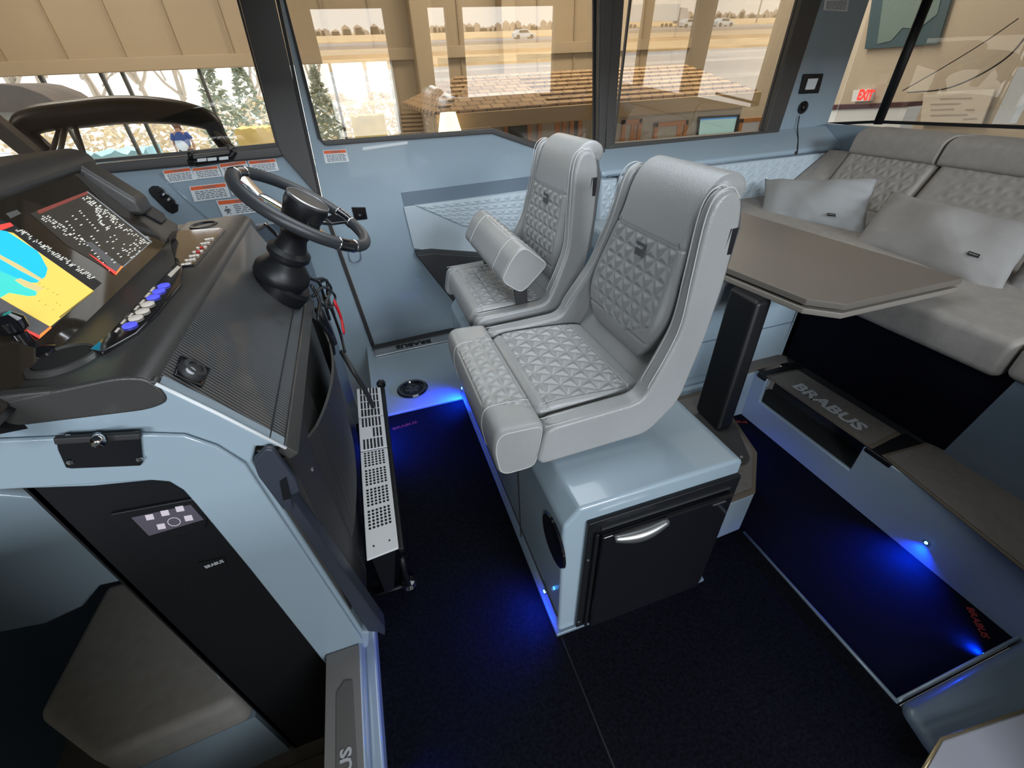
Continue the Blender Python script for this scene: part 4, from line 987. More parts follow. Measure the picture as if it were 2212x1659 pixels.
# ================================================================== BLUE COURTESY LIGHTS
def led(label, p, n, e, r=.006, off=.035, spot=None):
    p = Vector(p); n = Vector(n).normalized()
    t = thing('courtesy_light', label, 'light', p, 'blue courtesy lights')
    lathe('bezel', [(r*1.6, 0), (r*1.6, .002), (r*1.2, .003)], p, n, CHR, t, n=16)
    lathe('lens', [(r, .001), (r*.8, .005), (r*.1, .006)], p, n, BLUEL, t, n=16)
    o = light('courtesy_glow', 'SPOT', (0, 0, 0), e*12, (.0, .05, 1), .006, spot_size=R(135), spot_blend=1.0); o.parent = t; o.location = n*.012
    dd = (n*.75+Vector((0, 0, -1))).normalized(); o.rotation_euler = (-dd).to_track_quat('Z', 'Y').to_euler()
    return t
q = xp(1178, 1277, px0-.013); led('bright blue courtesy light low on the pedestal side facing the footrest', q, (-1, 0, 0), .8, off=.05)
q = xp(2002, 1172, 1.645); led('brightest blue courtesy light on the face of the raised step', q, (-1, 0, 0), 1.6, off=.06)
led('blue courtesy light hidden behind the bolster, glowing on the pale floor', (.292, 1.93, .10), (-1, 0, 0), 1.6, off=.05)
led('blue courtesy light at the foot of the console below the footrest', (-.262, 1.72, .12), (1, 0, 0), 2.2, off=.05)
led('blue courtesy light at the right end of the port sill edge', (1.50, .125, -.004), (0, 1, .0), .35, r=.004, off=.02)
led('blue courtesy light in the sill strip left of the walkway', (-.266, .35, .03), (1, 0, .0), .45, r=.003, off=.02)
led('blue courtesy light high beside the table platform', (1.36, 1.30, .12), (0, -1, 0), .5, r=.004, off=.03)
# ================================================================== THE BOAT HALL AROUND THE BOAT
HZ = -1.25
SIDING = mat('beige_metal_siding', (.40, .315, .205), .6, noise=(.6, .05))
SIDING2 = mat('darker_beige_siding', (.34, .26, .165), .6)
struct(box('floor', (-22, -7.0, HZ-.1), (32, 14, HZ), mat('hall_concrete', (.26, .25, .23), .6, noise=(1, .1))))
struct(box('ceiling', (-22, -7.2, 6.2), (32.2, 14.2, 6.4), SIDING))
HY = 13.0
def hp_(u, v, y=HY): return at(u, v, 1, y)
def hwall(name, px, m=SIDING, t=.15, y=HY, **k): return struct(slab(name, [hp_(u, v, y) for u, v in px], (0, t, 0), m, **k))
zt_ = hp_(300, 152).z
def onw(x, z, y=HY): return Vector((x, y, z))
xr = hp_(855, 290).x; xr2 = hp_(846, 138).x
zb_ = hp_(858, 292).z
struct(slab('wall_hall_starboard', [onw(-22, zt_), onw(xr2, zt_), onw(xr2, 6.2), onw(-22, 6.2)], (0, .15, 0), SIDING))
struct(slab('wall_hall_starboard', [onw(xr2, HZ), onw(12, HZ), onw(12, 6.2), onw(xr2, 6.2)], (0, .15, 0), SIDING))
# horizontal girts and ribs of the siding
for z in (zt_+.10, zt_+1.45, zt_+3.0): struct(box('trim_hall', (-22, HY-.14, z-.12), (12, HY-.002, z+.12), SIDING2 if z > zt_+1 else SIDING, bev=.02))
for k in range(28):
    x = -16+k*1.0; struct(box('trim_hall', (x, HY-.04, zt_ if x < xr2 else HZ), (x+.05, HY-.001, 6.2), SIDING2))
for (u, wd) in [(918, .5), (1090, .35)]:
    x = hp_(u, 150).x; struct(box('wall_column', (x-wd/2, HY-.5, HZ), (x+wd/2, HY-.05, 6.2), SIDING, bev=.03))
# glazed doors at floor level
for u, v in [(88, 165), (215, 152), (262, 152), (430, 150), (712, 140)]:
    x = hp_(u, v).x; struct(box('trim_mullion', (x-.03, HY-.05, HZ), (x+.03, HY+.04, zt_), mat('mullion_grey', (.05, .055, .05), .5)))
x = hp_(846, 138).x; struct(box('trim_mullion', (x-.10, HY-.06, HZ), (x, HY+.10, zt_), WHITE))
struct(slab('window_4', [onw(-22, HZ, HY+.05), onw(xr2, HZ, HY+.05), onw(xr2, zt_, HY+.05), onw(-22, zt_, HY+.05)], (0, .0006, 0), CLEAR))
# louvred lower panel
lv = [slab_vf([hp_(u0, v0, HY-.15) for u0, v0 in [(866, 232+9*k), (934, 229+9*k), (934, 234+9*k), (867, 237+9*k)]], (0, .04, 0)) for k in range(8)]
vs, fs = join(lv); tag(mesh('louvre_panel', vs, fs, SIDING2), 'beige louvred panel on the hall wall left of the shingled office', 'panel')
# office with shingled roof
shg = mat('wood_shingles', (.36, .25, .14), .9); nt = shg.node_tree; b = nt.nodes['Principled BSDF']
br_ = nt.nodes.new('ShaderNodeTexBrick'); tcx = nt.nodes.new('ShaderNodeTexCoord'); mpx = nt.nodes.new('ShaderNodeMapping')
mpx.inputs['Rotation'].default_value = (0, 0, 0)
nt.links.new(tcx.outputs['Object'], mpx.inputs[0]); nt.links.new(mpx.outputs[0], br_.inputs[0]); nt.links.new(br_.outputs[0], b.inputs['Base Color'])
br_.inputs['Color1'].default_value = (.50, .35, .19, 1); br_.inputs['Color2'].default_value = (.36, .24, .13, 1); br_.inputs['Mortar'].default_value = (.19, .12, .065, 1)
br_.inputs['Scale'].default_value = 1; br_.inputs['Mortar Size'].default_value = .014; br_.inputs['Brick Width'].default_value = .20; br_.inputs['Row Height'].default_value = .17
OY = 7.0
of = thing('office_hut', 'small indoor office with a brown shingled roof and orange-brown wooden frames', 'office', (2.5, 7.6, HZ))
e0, e1 = hp_(938, 246, OY), hp_(1510, 228, OY)
ze = hp_(1100, 243, OY).z
xL = hp_(940, 246, OY).x; xR = hp_(1497, 230, OY).x
rY = OY+2.0; zr = at(1100, 166, 1, rY).z; xl2 = at(985, 168, 1, rY).x
WOOD = mat('orange_wood', (.60, .23, .05), .45); WALLO = mat('office_wall', (.52, .47, .38), .7); FAS = mat('pale_fascia', (.60, .42, .22), .6)
roofpts = [Vector((xL, OY, ze)), Vector((xR+1.2, OY, ze)), Vector((xR+1.2, rY, zr)), Vector((xl2, rY, zr))]
slab('roof_front', roofpts, (0, 0, .05), shg, of)
slab('roof_side', [Vector((xL, OY, ze)), Vector((xl2, rY, zr)), Vector((xL, rY+2.0, ze))], (0, 0, .05), shg, of)
# courses of shingles standing proud
for k in range(8):
    t0 = k/8; y = OY+(rY-OY)*t0; z = ze+(zr-ze)*t0+.05; xa = xL+(xl2-xL)*t0
    box('shingle_course', (xa, y-.012, z), (xR+1.2, y+.02, z+.022), shg, of)
p0, p1, p2 = at(1120, 179, 1, OY+1.25), at(1180, 203, 1, OY+.6), at(1010, 179, 1, OY+1.25)
slab('lower_roof', [Vector((xL+.15, OY-.1, ze+.02)), Vector((hp_(1185, 240, OY).x, OY-.1, ze+.02)), Vector((p0.x, OY+1.2, ze+(zr-ze)*.6+.08)), Vector((p2.x, OY+1.2, ze+(zr-ze)*.6+.08))], (0, 0, .05), shg, of)
box('fascia', (xL-.02, OY-.14, ze-.16), (xR+1.2, OY-.08, ze+.04), FAS, of, bev=.01)
box('wall', (xL+.25, OY+.12, HZ), (xR+1.1, OY+.2, ze-.02), WALLO, of)
for k in range(14): 
    z = ze-.16-k*.075; box('siding_board', (xL+.28, OY+.10, z-.07), (hp_(1082, 250, OY).x, OY+.118, z-.008), mat('pale_siding', (.55, .47, .34), .6), of, bev=.004)
OYw = OY+.11
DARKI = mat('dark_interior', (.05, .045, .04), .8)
for (a, b_, c_, d_, inner_) in [(1085, 252, 1146, 246, DARKI), (1160, 248, 1222, 243, WALLO), (1230, 248, 1256, 246, DARKI), (1343, 258, 1385, 257, WALLO), (1413, 262, 1484, 262, WALLO), (1597, 256, 1650, 252, WHITE)]:
    xa, xb_ = at(a, b_, 1, OYw).x, at(c_, d_, 1, OYw).x; zt2 = (at(a, b_, 1, OYw).z+at(c_, d_, 1, OYw).z)/2; zb2 = -.75; fw_ = .065
    d = box('door_frame', (xa, OYw-.05, zt2-fw_), (xb_, OYw, zt2), WOOD, of, bev=.006)
    box('door_frame', (xa, OYw-.05, zb2), (xa+fw_, OYw, zt2), WOOD, of, bev=.006); box('door_frame', (xb_-fw_, OYw-.05, zb2), (xb_, OYw, zt2), WOOD, of, bev=.006)
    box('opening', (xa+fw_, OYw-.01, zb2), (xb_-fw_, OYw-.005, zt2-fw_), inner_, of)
    if inner_ is WALLO: box('door_leaf', (xb_-fw_-.12, OYw-.03, zb2), (xb_-fw_-.03, OYw-.012, zt2-fw_), WOOD, of)
ms = slab('wall_monitor', [at(u, v, 1, OYw-.02) for u, v in [(1508, 252), (1596, 247), (1588, 290), (1504, 297)]], (0, -.03, 0), BLK, None)
tag(ms, 'wide wall screen with pale cyan display on the office front', 'screen')
slab('screen', [at(u, v, 1, OYw-.055) for u, v in [(1513, 257), (1592, 252), (1584, 287), (1509, 293)]], (0, -.003, 0), es('monitor_cyan', (.30, .50, .50), .7), ms)
slab('screen_bar', [at(u, v, 1, OYw-.06) for u, v in [(1513, 257), (1592, 252), (1592, 255), (1513, 260)]], (0, -.003, 0), es('monitor_bar', (.05, .25, .6), .7), ms)
lp_ = thing('table_lamp', 'glowing white lamp shade under the office eave', 'lamp', at(972, 285, 1, OY-.45)+Vector((0, 0, -1.0)))
c_ = at(972, 285, 1, OY-.45); lathe('lamp_shade', [(.16, -.02), (.10, .22)], c_, (0, 0, 1), es('lit_shade', (1, .88, .6), 2.5), lp_, n=20, smooth=False)
tube('stand', [c_+Vector((0, 0, -1.0)), c_], .02, BLK, lp_, n=8)
# aft hall wall: poster, exit sign, white board
AX = 9.5
def ap(u, v, x=AX): return xp(u, v, x)
struct(box('wall_hall_aft', (AX, .2, HZ), (AX+.15, HY+.2, 6.2), mat('aft_siding', (.40, .345, .265), .7, noise=(.5, .05))))
po = slab('poster', [ap(1895, -60, AX-.03), ap(2075, -60, AX-.03), ap(2028, 95, AX-.03), ap(1870, 106, AX-.03)], (-.03, 0, 0), mat('poster_blue', (.035, .075, .095), .5), None); tag(po, 'large dark blue-green poster high on the aft hall wall', 'poster')
slab('poster_picture', [ap(1915, -55, AX-.065), ap(2045, -55, AX-.065), ap(2025, 30, AX-.065), ap(1985, 62, AX-.065), ap(1950, 60, AX-.065), ap(1925, 88, AX-.065), ap(1895, 95, AX-.065)], (-.004, 0, 0), mat('poster_sea', (.12, .18, .17), .6), po)
ex = slab('exit_sign', [ap(1853, 194, AX-.001), ap(1892, 191, AX-.001), ap(1885, 217, AX-.001), ap(1848, 219, AX-.001)], (-.11, 0, 0), WHITE, None); tag(ex, 'red EXIT sign on the aft hall wall', 'exit sign')
text('sign_lettering', 'EXIT', ap(1870, 205, AX-.115), (0, -1, 0), (0, 0, 1), .17, es('exit_red', (.9, .03, .02), 1.2), ex, bold=.05, width=.30)
wb_ = slab('whiteboard', [ap(1998, 200, AX-.04), ap(2152, 192, AX-.04), ap(2122, 268, AX-.04), ap(1990, 268, AX-.04)], (-.03, 0, 0), mat('board_cream', (.55, .50, .42), .6), None); tag(wb_, 'pale notice board with faint writing on the aft hall wall', 'notice board')
bars = []
for r_, (a, b_) in enumerate([((2030, 212), (2100, 210)), ((2010, 224), (2075, 222)), ((2010, 236), (2060, 234)), ((2085, 236), (2105, 235)), ((2010, 248), (2090, 246)), ((2080, 256), (2110, 254))]):
    bars.append(slab_vf([ap(a[0], a[1], AX-.075), ap(b_[0], b_[1], AX-.075), ap(b_[0], b_[1]+2.5, AX-.075), ap(a[0], a[1]+2.5, AX-.075)], (-.002, 0, 0)))
vs, fs = join(bars); mesh('faint_writing', vs, fs, mat('faint_ink', (.38, .34, .29), .8), wb_)
cb_ = tube('ceiling_cable', smoothpath([ap(2230, 60, AX-.2), ap(2180, 120, AX-.2), ap(2110, 165, AX-.2), ap(2040, 192, AX-.2), ap(1960, 200, AX-.2)], 6), .012, BLK, n=6); tag(cb_, 'black cable sagging across the aft hall wall', 'cable')
cb_ = tube('ceiling_cable', smoothpath([ap(2200, 40, AX-.2), ap(2120, 95, AX-.2), ap(2030, 150, AX-.2), ap(1950, 196, AX-.2)], 6), .008, BLK, n=6); tag(cb_, 'thinner cable crossing the aft hall wall above the sagging one', 'cable')
pg_ = slab('wall_post_white', [ap(2212, 150, 6), ap(2240, 150, 6), ap(2180, 268, 6), ap(2142, 268, 6), ap(2200, 145, 6)], (.1, 0, 0), WHITE); struct(pg_)
# low display row seen under the aft window edge
dt = slab('display_counter', [ap(1790, 236, 8.6), ap(1992, 228, 8.6), ap(1988, 236, 8.6)-Vector((0, 0, ap(1988, 236, 8.6).z-HZ)), ap(1786, 240, 8.6)-Vector((0, 0, ap(1786, 240, 8.6).z-HZ))], (-.3, 0, 0), WHITE); tag(dt, 'white counter by the aft hall wall below the exit sign', 'counter')
slab('dark_band', [ap(1795, 226, 8.6), ap(1994, 218, 8.6), ap(1992, 228, 8.6), ap(1790, 236, 8.6)], (-.32, 0, 0), mat('dark_plum', (.06, .02, .025), .6), dt)
# person standing beyond the side window
def person():
    py = .86*8.2*(1.5-.42)/(1.5-at(380, 268, 1, 8.2).z); px = at(388, 290, 1, py).x
    zh = at(380, 268, 1, py).z-.02
    t = thing('person', 'person with long brown hair in a blue and white top, standing beyond the side window', 'person', (px, py, HZ))
    H = zh+.12-HZ; s = H/1.68
    me = bpy.data.meshes.new('body'); J = [(0, 0, .92, .13), (0, 0, 1.10, .12), (0, 0, 1.30, .15), (0, 0, 1.42, .07), (0, 0, 1.50, .050), (0, -.01, 1.58, .085), (0, -.01, 1.66, .07),
         (-.10, 0, .88, .09), (-.11, 0, .48, .06), (-.11, 0, .08, .045), (-.11, -.10, .04, .04), (.10, 0, .88, .09), (.11, 0, .48, .06), (.11, 0, .08, .045), (.11, -.10, .04, .04),
         (-.18, 0, 1.36, .055), (-.24, -.02, 1.12, .042), (-.20, -.14, .94, .03), (-.19, -.20, .90, .035), (.18, 0, 1.36, .055), (.25, -.02, 1.12, .042), (.24, -.10, .90, .03), (.24, -.13, .84, .035)]
    E_ = [(0, 1), (1, 2), (2, 3), (3, 4), (4, 5), (5, 6), (0, 7), (7, 8), (8, 9), (9, 10), (0, 11), (11, 12), (12, 13), (13, 14), (2, 15), (15, 16), (16, 17), (17, 18), (2, 19), (19, 20), (20, 21), (21, 22)]
    me.from_pydata([(a*s, b*s, c*s) for a, b, c, d in J], E_, [])
    o = bpy.data.objects.new('body', me); COL.objects.link(o); o.parent = t
    sk = o.modifiers.new('skin', 'SKIN'); 
    if not me.skin_vertices: me.attributes
    bm = bmesh.new(); bm.from_mesh(me); ly = bm.verts.layers.skin.verify()
    for v, j in zip(bm.verts, J): v[ly].radius = (j[3]*s, j[3]*s*.8)
    bm.verts.ensure_lookup_table(); bm.verts[0][ly].use_root = True; bm.to_mesh(me); bm.free()
    o.modifiers.new('sub', 'SUBSURF').levels = 1; o.modifiers['sub'].render_levels = 2
    me.materials.append(mat('skin', (.42, .24, .16), .6))
    c = Vector((px, py, HZ))
    def ell(nm, cc, r, m, z0=-1, z1=1, n=20):
        prof = []; 
        for k in range(n+1):
            a = -math.pi/2+math.pi*k/n; 
            if z0 <= math.sin(a) <= z1: prof.append((max(.001, math.cos(a)), math.sin(a)))
        vs, fs = lathe_vf(prof, (0, 0, 0), (0, 0, 1), 24)
        return mesh(nm, [c+Vector(cc)*s+Vector((v.x*r[0], v.y*r[1], v.z*r[2]))*s for v in vs], fs, m, t, smooth=True)
    ell('hair', (0, .025, 1.585), (.105, .105, .12), mat('brown_hair', (.12, .045, .02), .6))
    ell('hair', (.0, .05, 1.49), (.095, .06, .13), mat('brown_hair', (.12, .045, .02), .6))
    ell('shirt', (0, 0, 1.18), (.185, .135, .26), mat('blue_shirt', (.03, .07, .26), .8), -.95, .9)
    ell('shirt_panel', (-.03, -.02, 1.10), (.17, .135, .22), mat('white_shirt', (.62, .68, .76), .8), -.95, .55)
    tube('sleeve', [c+Vector(p)*s for p in [(-.15, 0, 1.37), (-.22, -.01, 1.20)]], .068*s, mat('blue_shirt', (.03, .07, .26), .8), t, n=12)
    tube('sleeve', [c+Vector(p)*s for p in [(.15, 0, 1.37), (.23, -.01, 1.20)]], .068*s, mat('blue_shirt', (.03, .07, .26), .8), t, n=12)
    for sx in (-1, 1):
        tube('trouser_leg', [c+Vector(p)*s for p in [(sx*.09, 0, .96), (sx*.11, 0, .5), (sx*.11, 0, .10)]], [.10*s, .075*s, .055*s], mat('dark_trousers', (.03, .035, .06), .8), t, n=12)
        ell('eye', (sx*.032, -.088, 1.60), (.010, .008, .007), INK)
    ell('nose', (0, -.098, 1.575), (.012, .014, .02), mat('skin', (.42, .24, .16), .6)); ell('mouth', (0, -.088, 1.54), (.022, .008, .006), mat('lips', (.30, .08, .07), .5))
person()
# neighbouring boat with a dark windscreen arch, seen through the side window
nb3 = thing('neighbouring_boat', 'boat with dark curved windscreen frame and grey cover beyond the side window', 'boat', (-3.2, 5.2, HZ))
BY = 5.0
ar = smoothpath([at(u, v, 1, BY) for u, v in [(108, 330), (60, 290), (52, 272), (90, 256), (170, 246), (250, 238), (330, 238), (400, 246), (452, 262), (470, 290), (497, 330)]], 6)
tube('windscreen_frame', ar, [.055+.045*math.sin(math.pi*i/(len(ar)-1)) for i in range(len(ar))], BLK, nb3, n=10)
for a, b_ in [((160, 265), (182, 335)), ((143, 272), (128, 335)), ((128, 280), (112, 330)), ((452, 270), (500, 322)), ((465, 285), (508, 322))]: tube('strut', [at(*a, 1, BY), at(*b_, 1, BY-.2)], .018, FRAME, nb3, n=6)
hull = smoothpath([at(u, v, 1, BY+.1) for u, v in [(-80, 430), (60, 400), (180, 372), (320, 352), (480, 338), (560, 332)]], 4)
hp2 = [p.copy() for p in hull]+[Vector((p.x, p.y, HZ+.2)) for p in reversed(hull)]
slab('hull', hp2, (0, .6, 0), mat('white_hull', (.62, .63, .62), .3), nb3)
cvp = [at(u, v, 1, 5.8) for u, v in [(-80, 200), (-30, 184), (0, 180), (40, 185), (90, 203), (130, 228), (148, 238), (60, 262), (30, 268), (-80, 300)]]
slab('boat_cover', cvp, (0, .8, 0), mat('grey_cover', (.20, .19, .19), .8, noise=(3, .2)), nb3, bev=.08, seg=3)
slab('white_gunwale', [at(u, v, 1, 5.4) for u, v in [(-80, 300), (60, 262), (150, 240), (152, 246), (60, 285), (20, 275), (110, 345), (90, 350), (-80, 240)]], (0, .1, 0), WHITE, nb3)
tube('radar_arch', [at(-60, 225, 1, 4.6), at(95, 352, 1, 4.6)], .07, FRAME, nb3, n=4)
# wiper bar with three white tabs on the window ledge
wi = thing('wiper', 'black wiper mount with three white tabs on the side window sill', 'wiper', wp(470, 345, W-.05))
tube('wiper_bar', [wp(408, 352, W-.05), wp(425, 350, W-.05), wp(500, 338, W-.05), wp(505, 326, W-.05)], .016, BLK, wi, n=8)
for u in (426, 448, 473): slab('white_tab', [wp(u, 343-(u-426)*.08, W-.07), wp(u+20, 341-(u-426)*.08, W-.07), wp(u+21, 348-(u-426)*.08, W-.07), wp(u+1, 350-(u-426)*.08, W-.07)], (0, -.006, 0), WHITE, wi, bev=.002)
tube('mount_post', [wp(412, 346, W-.05), wp(410, 328, W-.05)], .010, BLK, wi, n=8); tube('mount_post', [wp(503, 334, W-.05), wp(492, 312, W-.05)], .008, FRAME, wi, n=8)
# ================================================================== OUTDOORS BEYOND THE STARBOARD GLAZING
SNOW = mat('outdoor_snow_ground', (.74, .72, .66), .9, noise=(.4, .12)); STRAW = mat('outdoor_straw', (.62, .46, .16), .9, noise=(1, .2))
struct(box('ground', (-90, HY+.3, HZ-.3), (30, 120, HZ-.12), SNOW))
BARK = mat('grey_bark', (.50, .43, .34), .9); EVG = mat('evergreen', (.34, .38, .28), .9); BRUSH = mat('tan_brush', (.78, .66, .45), .9)
def branchy(base, h, seed):
    rr = random.Random(seed); parts = []
    def br(p, d, l, r, lv):
        q = p+d*l; parts.append(tube_vf([p, p+(q-p)*.5+Vector((rr.uniform(-.1, .1), rr.uniform(-.1, .1), 0))*l, q], [r, r*.8, r*.55], 4))
        if lv:
            for _ in range(4):
                dd = (d+Vector((rr.uniform(-.9, .9), rr.uniform(-.9, .9), rr.uniform(-.1, .5)))).normalized()
                br(p+d*l*rr.uniform(.5, 1), dd, l*rr.uniform(.5, .72), r*.55, lv-1)
    br(Vector(base), Vector((rr.uniform(-.1, .1), 0, 1)).normalized(), h*.38, h*.022, 4); return join(parts)
trees = [(40, 42, 11), (112, 46, 12), (200, 44, 11), (300, 50, 12), (400, 44, 11), (690, 44, 10), (800, 48, 11), (550, 46, 9)]
for i, (u, y, h) in enumerate(trees):
    p = at(u, 200, 1, y); vs, fs = branchy((p.x, y, HZ-.12), h, i+3)
    o = mesh('bare_tree', vs, fs, BARK); tag(o, 'bare %s tree outdoors, %s' % (['leafless', 'forked', 'tall', 'spreading', 'thin', 'slender', 'wide-crowned', 'small'][i], ['at the far left behind the grey boat cover', 'left behind the curved windscreen frame', 'behind the hanging lines', 'above the person', 'right of the person', 'seen left in the door window', 'seen in the middle of the door window glazing', 'beside the evergreens']
[i]), 'tree', 'bare trees outdoors')
def blob(name, c, r, m, seed, label, cat, group, n=260, leaf=.16):
    rr = random.Random(seed); parts = []
    for k in range(n):
        a = rr.uniform(0, 6.283); z = rr.random(); rad = r[0]*(1-z)**.8*rr.uniform(.5, 1) if cat == 'evergreen tree' else r[0]*math.sin(math.pi*min(.98, z*.8+.15))*rr.uniform(.4, 1)
        p = Vector((c[0]+math.cos(a)*rad, c[1]+math.sin(a)*rad*r[1]/r[0], c[2]+z*r[2])); d = Vector((rr.uniform(-1, 1), rr.uniform(-1, 1), rr.uniform(-.6, .6))).normalized()*leaf*rr.uniform(.6, 1.6)
        e = Vector((rr.uniform(-1, 1), rr.uniform(-1, 1), rr.uniform(-1, 1))).normalized()*leaf*.5
        parts.append(([p-d, p+e, p+d, p-e, p+d.cross(e)*2.0], [[0, 1, 4], [1, 2, 4], [2, 3, 4], [3, 0, 4], [0, 3, 2, 1]]))
    vs, fs = join(parts); o = mesh(name, vs, fs, m); tag(o, label, cat, group); return o
for i, (u, y, h, r) in enumerate([(462, 24, 4.0, 1.15), (530, 27, 3.8, 1.2), (690, 22, 3.2, .9)]):
    p = at(u, 200, 1, y); blob('evergreen_tree', (p.x, y, HZ), (r, r, h), EVG, i, ['larger evergreen outdoors by the dark window pillar', 'smaller evergreen outdoors right of the larger one', 'narrow evergreen outdoors at the left edge of the door window'][i], 'evergreen tree', 'evergreens outdoors', 500)
for i, (u, y) in enumerate([(30, 32), (160, 33), (280, 31), (380, 30), (470, 33), (560, 31), (730, 28), (820, 27)]):
    p = at(u, 230, 1, y); o = blob('brush', (p.x, y, HZ-.1), (1.75, 1.0, 2.3), BRUSH, 20+i, None, 'bush', 'brush outdoors', 330, .2)
    o['label'] = 'tan winter brush outdoors, clump %s' % ['at the far left', 'left of the hanging lines', 'under the leftmost trees', 'behind the person', 'below the evergreens', 'beside the dark pillar', 'left in the door window', 'right in the door window'][i]
for i, (u0, v0, u1, v1, y, m, lb) in enumerate([(130, 330, 330, 352, 17, mat('blue_tarp', (.30, .56, .66), .5, noise=(2, .2)), 'light blue tarpaulin lying on the snow beyond the curved frame'), (500, 268, 590, 280, 19, STRAW, 'yellow straw-coloured strip outdoors by the pillar'), (755, 244, 830, 252, 24, STRAW, 'yellow straw-coloured strip outdoors in the door window')]):
    a, b_ = at(u0, v0, 1, y), at(u1, v1, 1, y)
    vs = []; N_ = 16
    rr = random.Random(i)
    top_ = [Vector((a.x+(b_.x-a.x)*k/N_, y, max(b_.z, HZ-.1)+(.2+.22*rr.random() if i == 0 else .05+.06*rr.random()))) for k in range(N_+1)]
    bot = [Vector((p.x, y, HZ-.12)) for p in reversed(top_)]
    tag(slab('tarpaulin' if i == 0 else 'straw_bed', top_+bot, (0, 1.2, 0), m), lb, 'tarpaulin' if i == 0 else 'straw')

# ================================================================== WHAT THE WINDOWS REFLECT: THE PORT SIDE OF THE HALL AND THE HIGHWAY
def refl(u, v, D, tilt=.05):
    """point on the plane y=-D that the starboard glass mirrors at this pixel"""
    d = ray(u, v); t1 = W/d.y; t = (2*W+D)/d.y
    return Vector((d.x*t, -D, CAM.z+d.z*t1+(d.z-2*tilt*d.y)*(t-t1)))
PD = 7.0
def rx(u, v=100): return refl(u, v, PD).x
wz1, wz0 = refl(1100, 14, PD, .035).z, refl(1100, 200, PD, .035).z
wz0 = min(wz0, -.5)
segs = [(-60, -60)]
holes = [(688, 838), (932, 968), (1004, 1197), (1338, 1384), (1402, 1494), (1532, 1668)]
hx = [(rx(a), rx(b_)) for a, b_ in holes]
print('HOLES', hx, wz0, wz1)
PW = mat('shaded_siding', (.22, .16, .10), .7)  # darker than the other siding; the wall's shade is in the colour
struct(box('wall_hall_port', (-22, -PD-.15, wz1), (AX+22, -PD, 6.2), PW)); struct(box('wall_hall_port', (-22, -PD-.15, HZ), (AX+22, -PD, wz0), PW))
xs = [-22]+[v for h in hx for v in h]+[AX+22]
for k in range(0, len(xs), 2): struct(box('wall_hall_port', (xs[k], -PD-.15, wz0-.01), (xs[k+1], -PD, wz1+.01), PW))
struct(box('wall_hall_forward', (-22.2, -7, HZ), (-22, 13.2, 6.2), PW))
GZ = -1.6
struct(box('ground', (-300, -420, GZ-.3), (300, -PD-.2, GZ), mat('outdoor_lot', (.56, .54, .51), .9, noise=(.06, .25))))
def band(y0, y1, z, m, nm='ground'): struct(box(nm, (-300, -y1, GZ-.2), (300, -y0, z), m))
GR = mat('outdoor_dry_grass', (.74, .52, .26), .95, noise=(.3, .2))
band(52, 70, GZ+.25, GR); band(70, 92, GZ+.7, mat('outdoor_berm', (.58, .43, .25), .95, noise=(.2, .2))); band(92, 112, GZ+1.2, mat('outdoor_road', (.36, .34, .32), .8)); band(112, 420, GZ+1.4, GR)
for k, y in enumerate((24, 36, 45)): band(y, y+2.2, GZ+.03, SNOW)
rr = random.Random(12); tl = []
for k in range(240): x = -290+k*2.4+rr.uniform(-1.6, 1.6); h = rr.uniform(2.4, 4.4); tl.append(([Vector((x-2.2, -250, GZ)), Vector((x+2.2, -250, GZ)), Vector((x+1.6, -250, GZ+h)), Vector((x, -250.5, GZ+h*1.25)), Vector((x-1.6, -250, GZ+h)), Vector((x, -253, GZ+h*.7))], [[0, 1, 2, 3, 4], [0, 5, 1], [1, 5, 2], [2, 5, 3], [3, 5, 4], [4, 5, 0]]))
vs, fs = join(tl); tag(mesh('treeline', vs, fs, mat('distant_trees', (.34, .28, .22), .95)), 'distant treeline along the highway, mirrored in the windows', 'trees', kind='stuff')
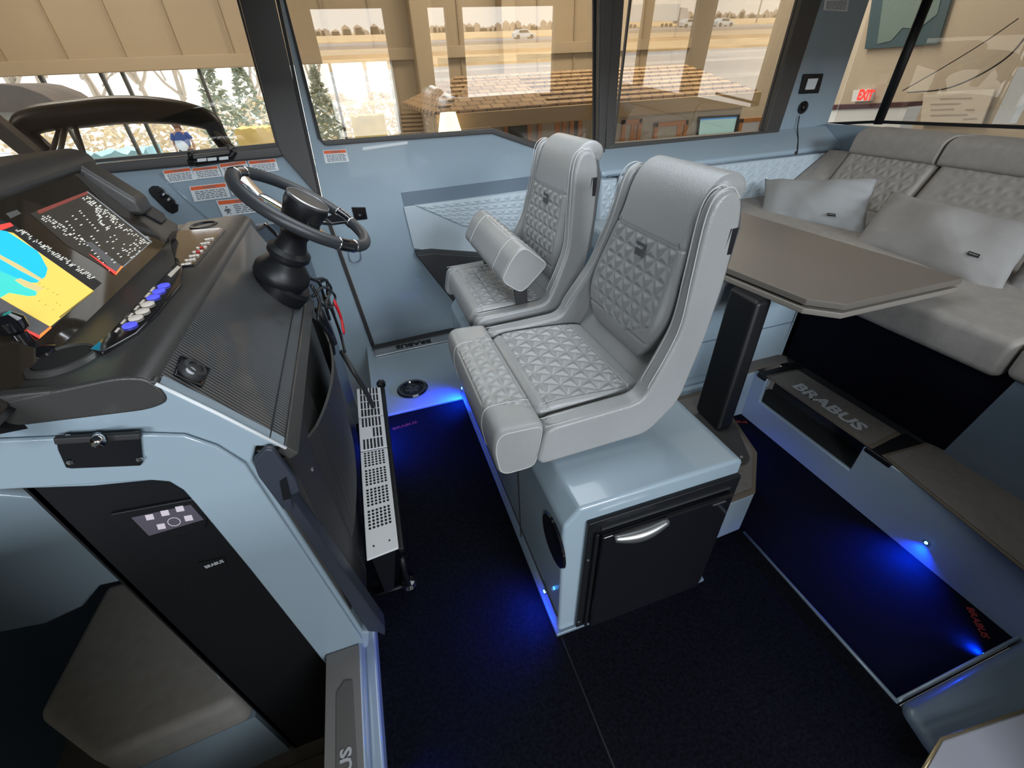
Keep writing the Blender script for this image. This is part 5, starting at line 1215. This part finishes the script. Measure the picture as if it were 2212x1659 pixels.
def vehicle(u, v, D, kind, label):
    p = refl(u, v, D); x = p.x; z = GZ+1.2
    t = thing(kind, label, 'truck' if kind == 'truck' else 'car', (x, -D, z))
    if kind == 'truck':
        box('trailer', (x-7, -D-1.3, z+1.1), (x+6, -D+1.3, z+4.1), WHITE, t, bev=.05); slab('cab', [(x+6.4, -D-1.2, z+.6), (x+9, -D-1.2, z+.6), (x+9, -D-1.2, z+2.0), (x+8.2, -D-1.2, z+3.3), (x+6.4, -D-1.2, z+3.5)], (0, 2.4, 0), mat('truck_cab', (.5, .5, .5), .4), t, bev=.05)
        wx = [-6, -4.9, 3.4, 4.5, 8]
    else:
        slab('body', [(x-2.2, -D-.9, z+.3), (x+2.2, -D-.9, z+.3), (x+2.2, -D-.9, z+.85), (x+1.2, -D-.9, z+.95), (x+.6, -D-.9, z+1.5), (x-1.3, -D-.9, z+1.5), (x-2.1, -D-.9, z+.95)], (0, 1.8, 0), WHITE, t, bev=.08); slab('car_window', [(x-1.2, -D+.91, z+1.0), (x+.9, -D+.91, z+1.0), (x+.5, -D+.91, z+1.4), (x-1.1, -D+.91, z+1.4)], (0, .02, 0), BLK, t); wx = [-1.4, 1.4]
    for a in wx:
        for sy in (-.95, .85): lathe('wheel', [(.01, 0), (.36, 0), (.36, .2), (.01, .2)], (x+a, -D+sy, z+.36), (0, 1, 0), BLK, t, n=14, smooth=False)
vehicle(1405, 65, 108, 'truck', 'white semi truck on the highway, mirrored at the left of the aft side window')
vehicle(1484, 76, 98, 'car', 'white car left on the highway, mirrored in the aft side window')
vehicle(1556, 76, 98, 'car', 'white car right on the highway, mirrored in the aft side window')
vehicle(1130, 70, 98, 'car', 'vehicle mirrored in the middle of the door window')
p = refl(1665, 28, 120); sg_ = thing('highway_sign', 'back of a highway sign gantry mirrored at the top of the aft side window', 'sign', (p.x, -120, GZ))
box('sign_board', (p.x-4, -120.1, 5.4), (p.x+4, -119.9, 9.6), mat('sign_grey', (.35, .33, .28), .6), sg_)
for a in (-4.5, 4.5): tube('post', [(p.x+a, -120, GZ), (p.x+a, -120, 7.2)], .22, mat('sign_grey', (.35, .33, .28), .6), sg_, n=8)
tube('truss', [(p.x-9, -120, 6.6), (p.x+4.5, -120, 6.6)], .18, mat('sign_grey', (.35, .33, .28), .6), sg_, n=6)
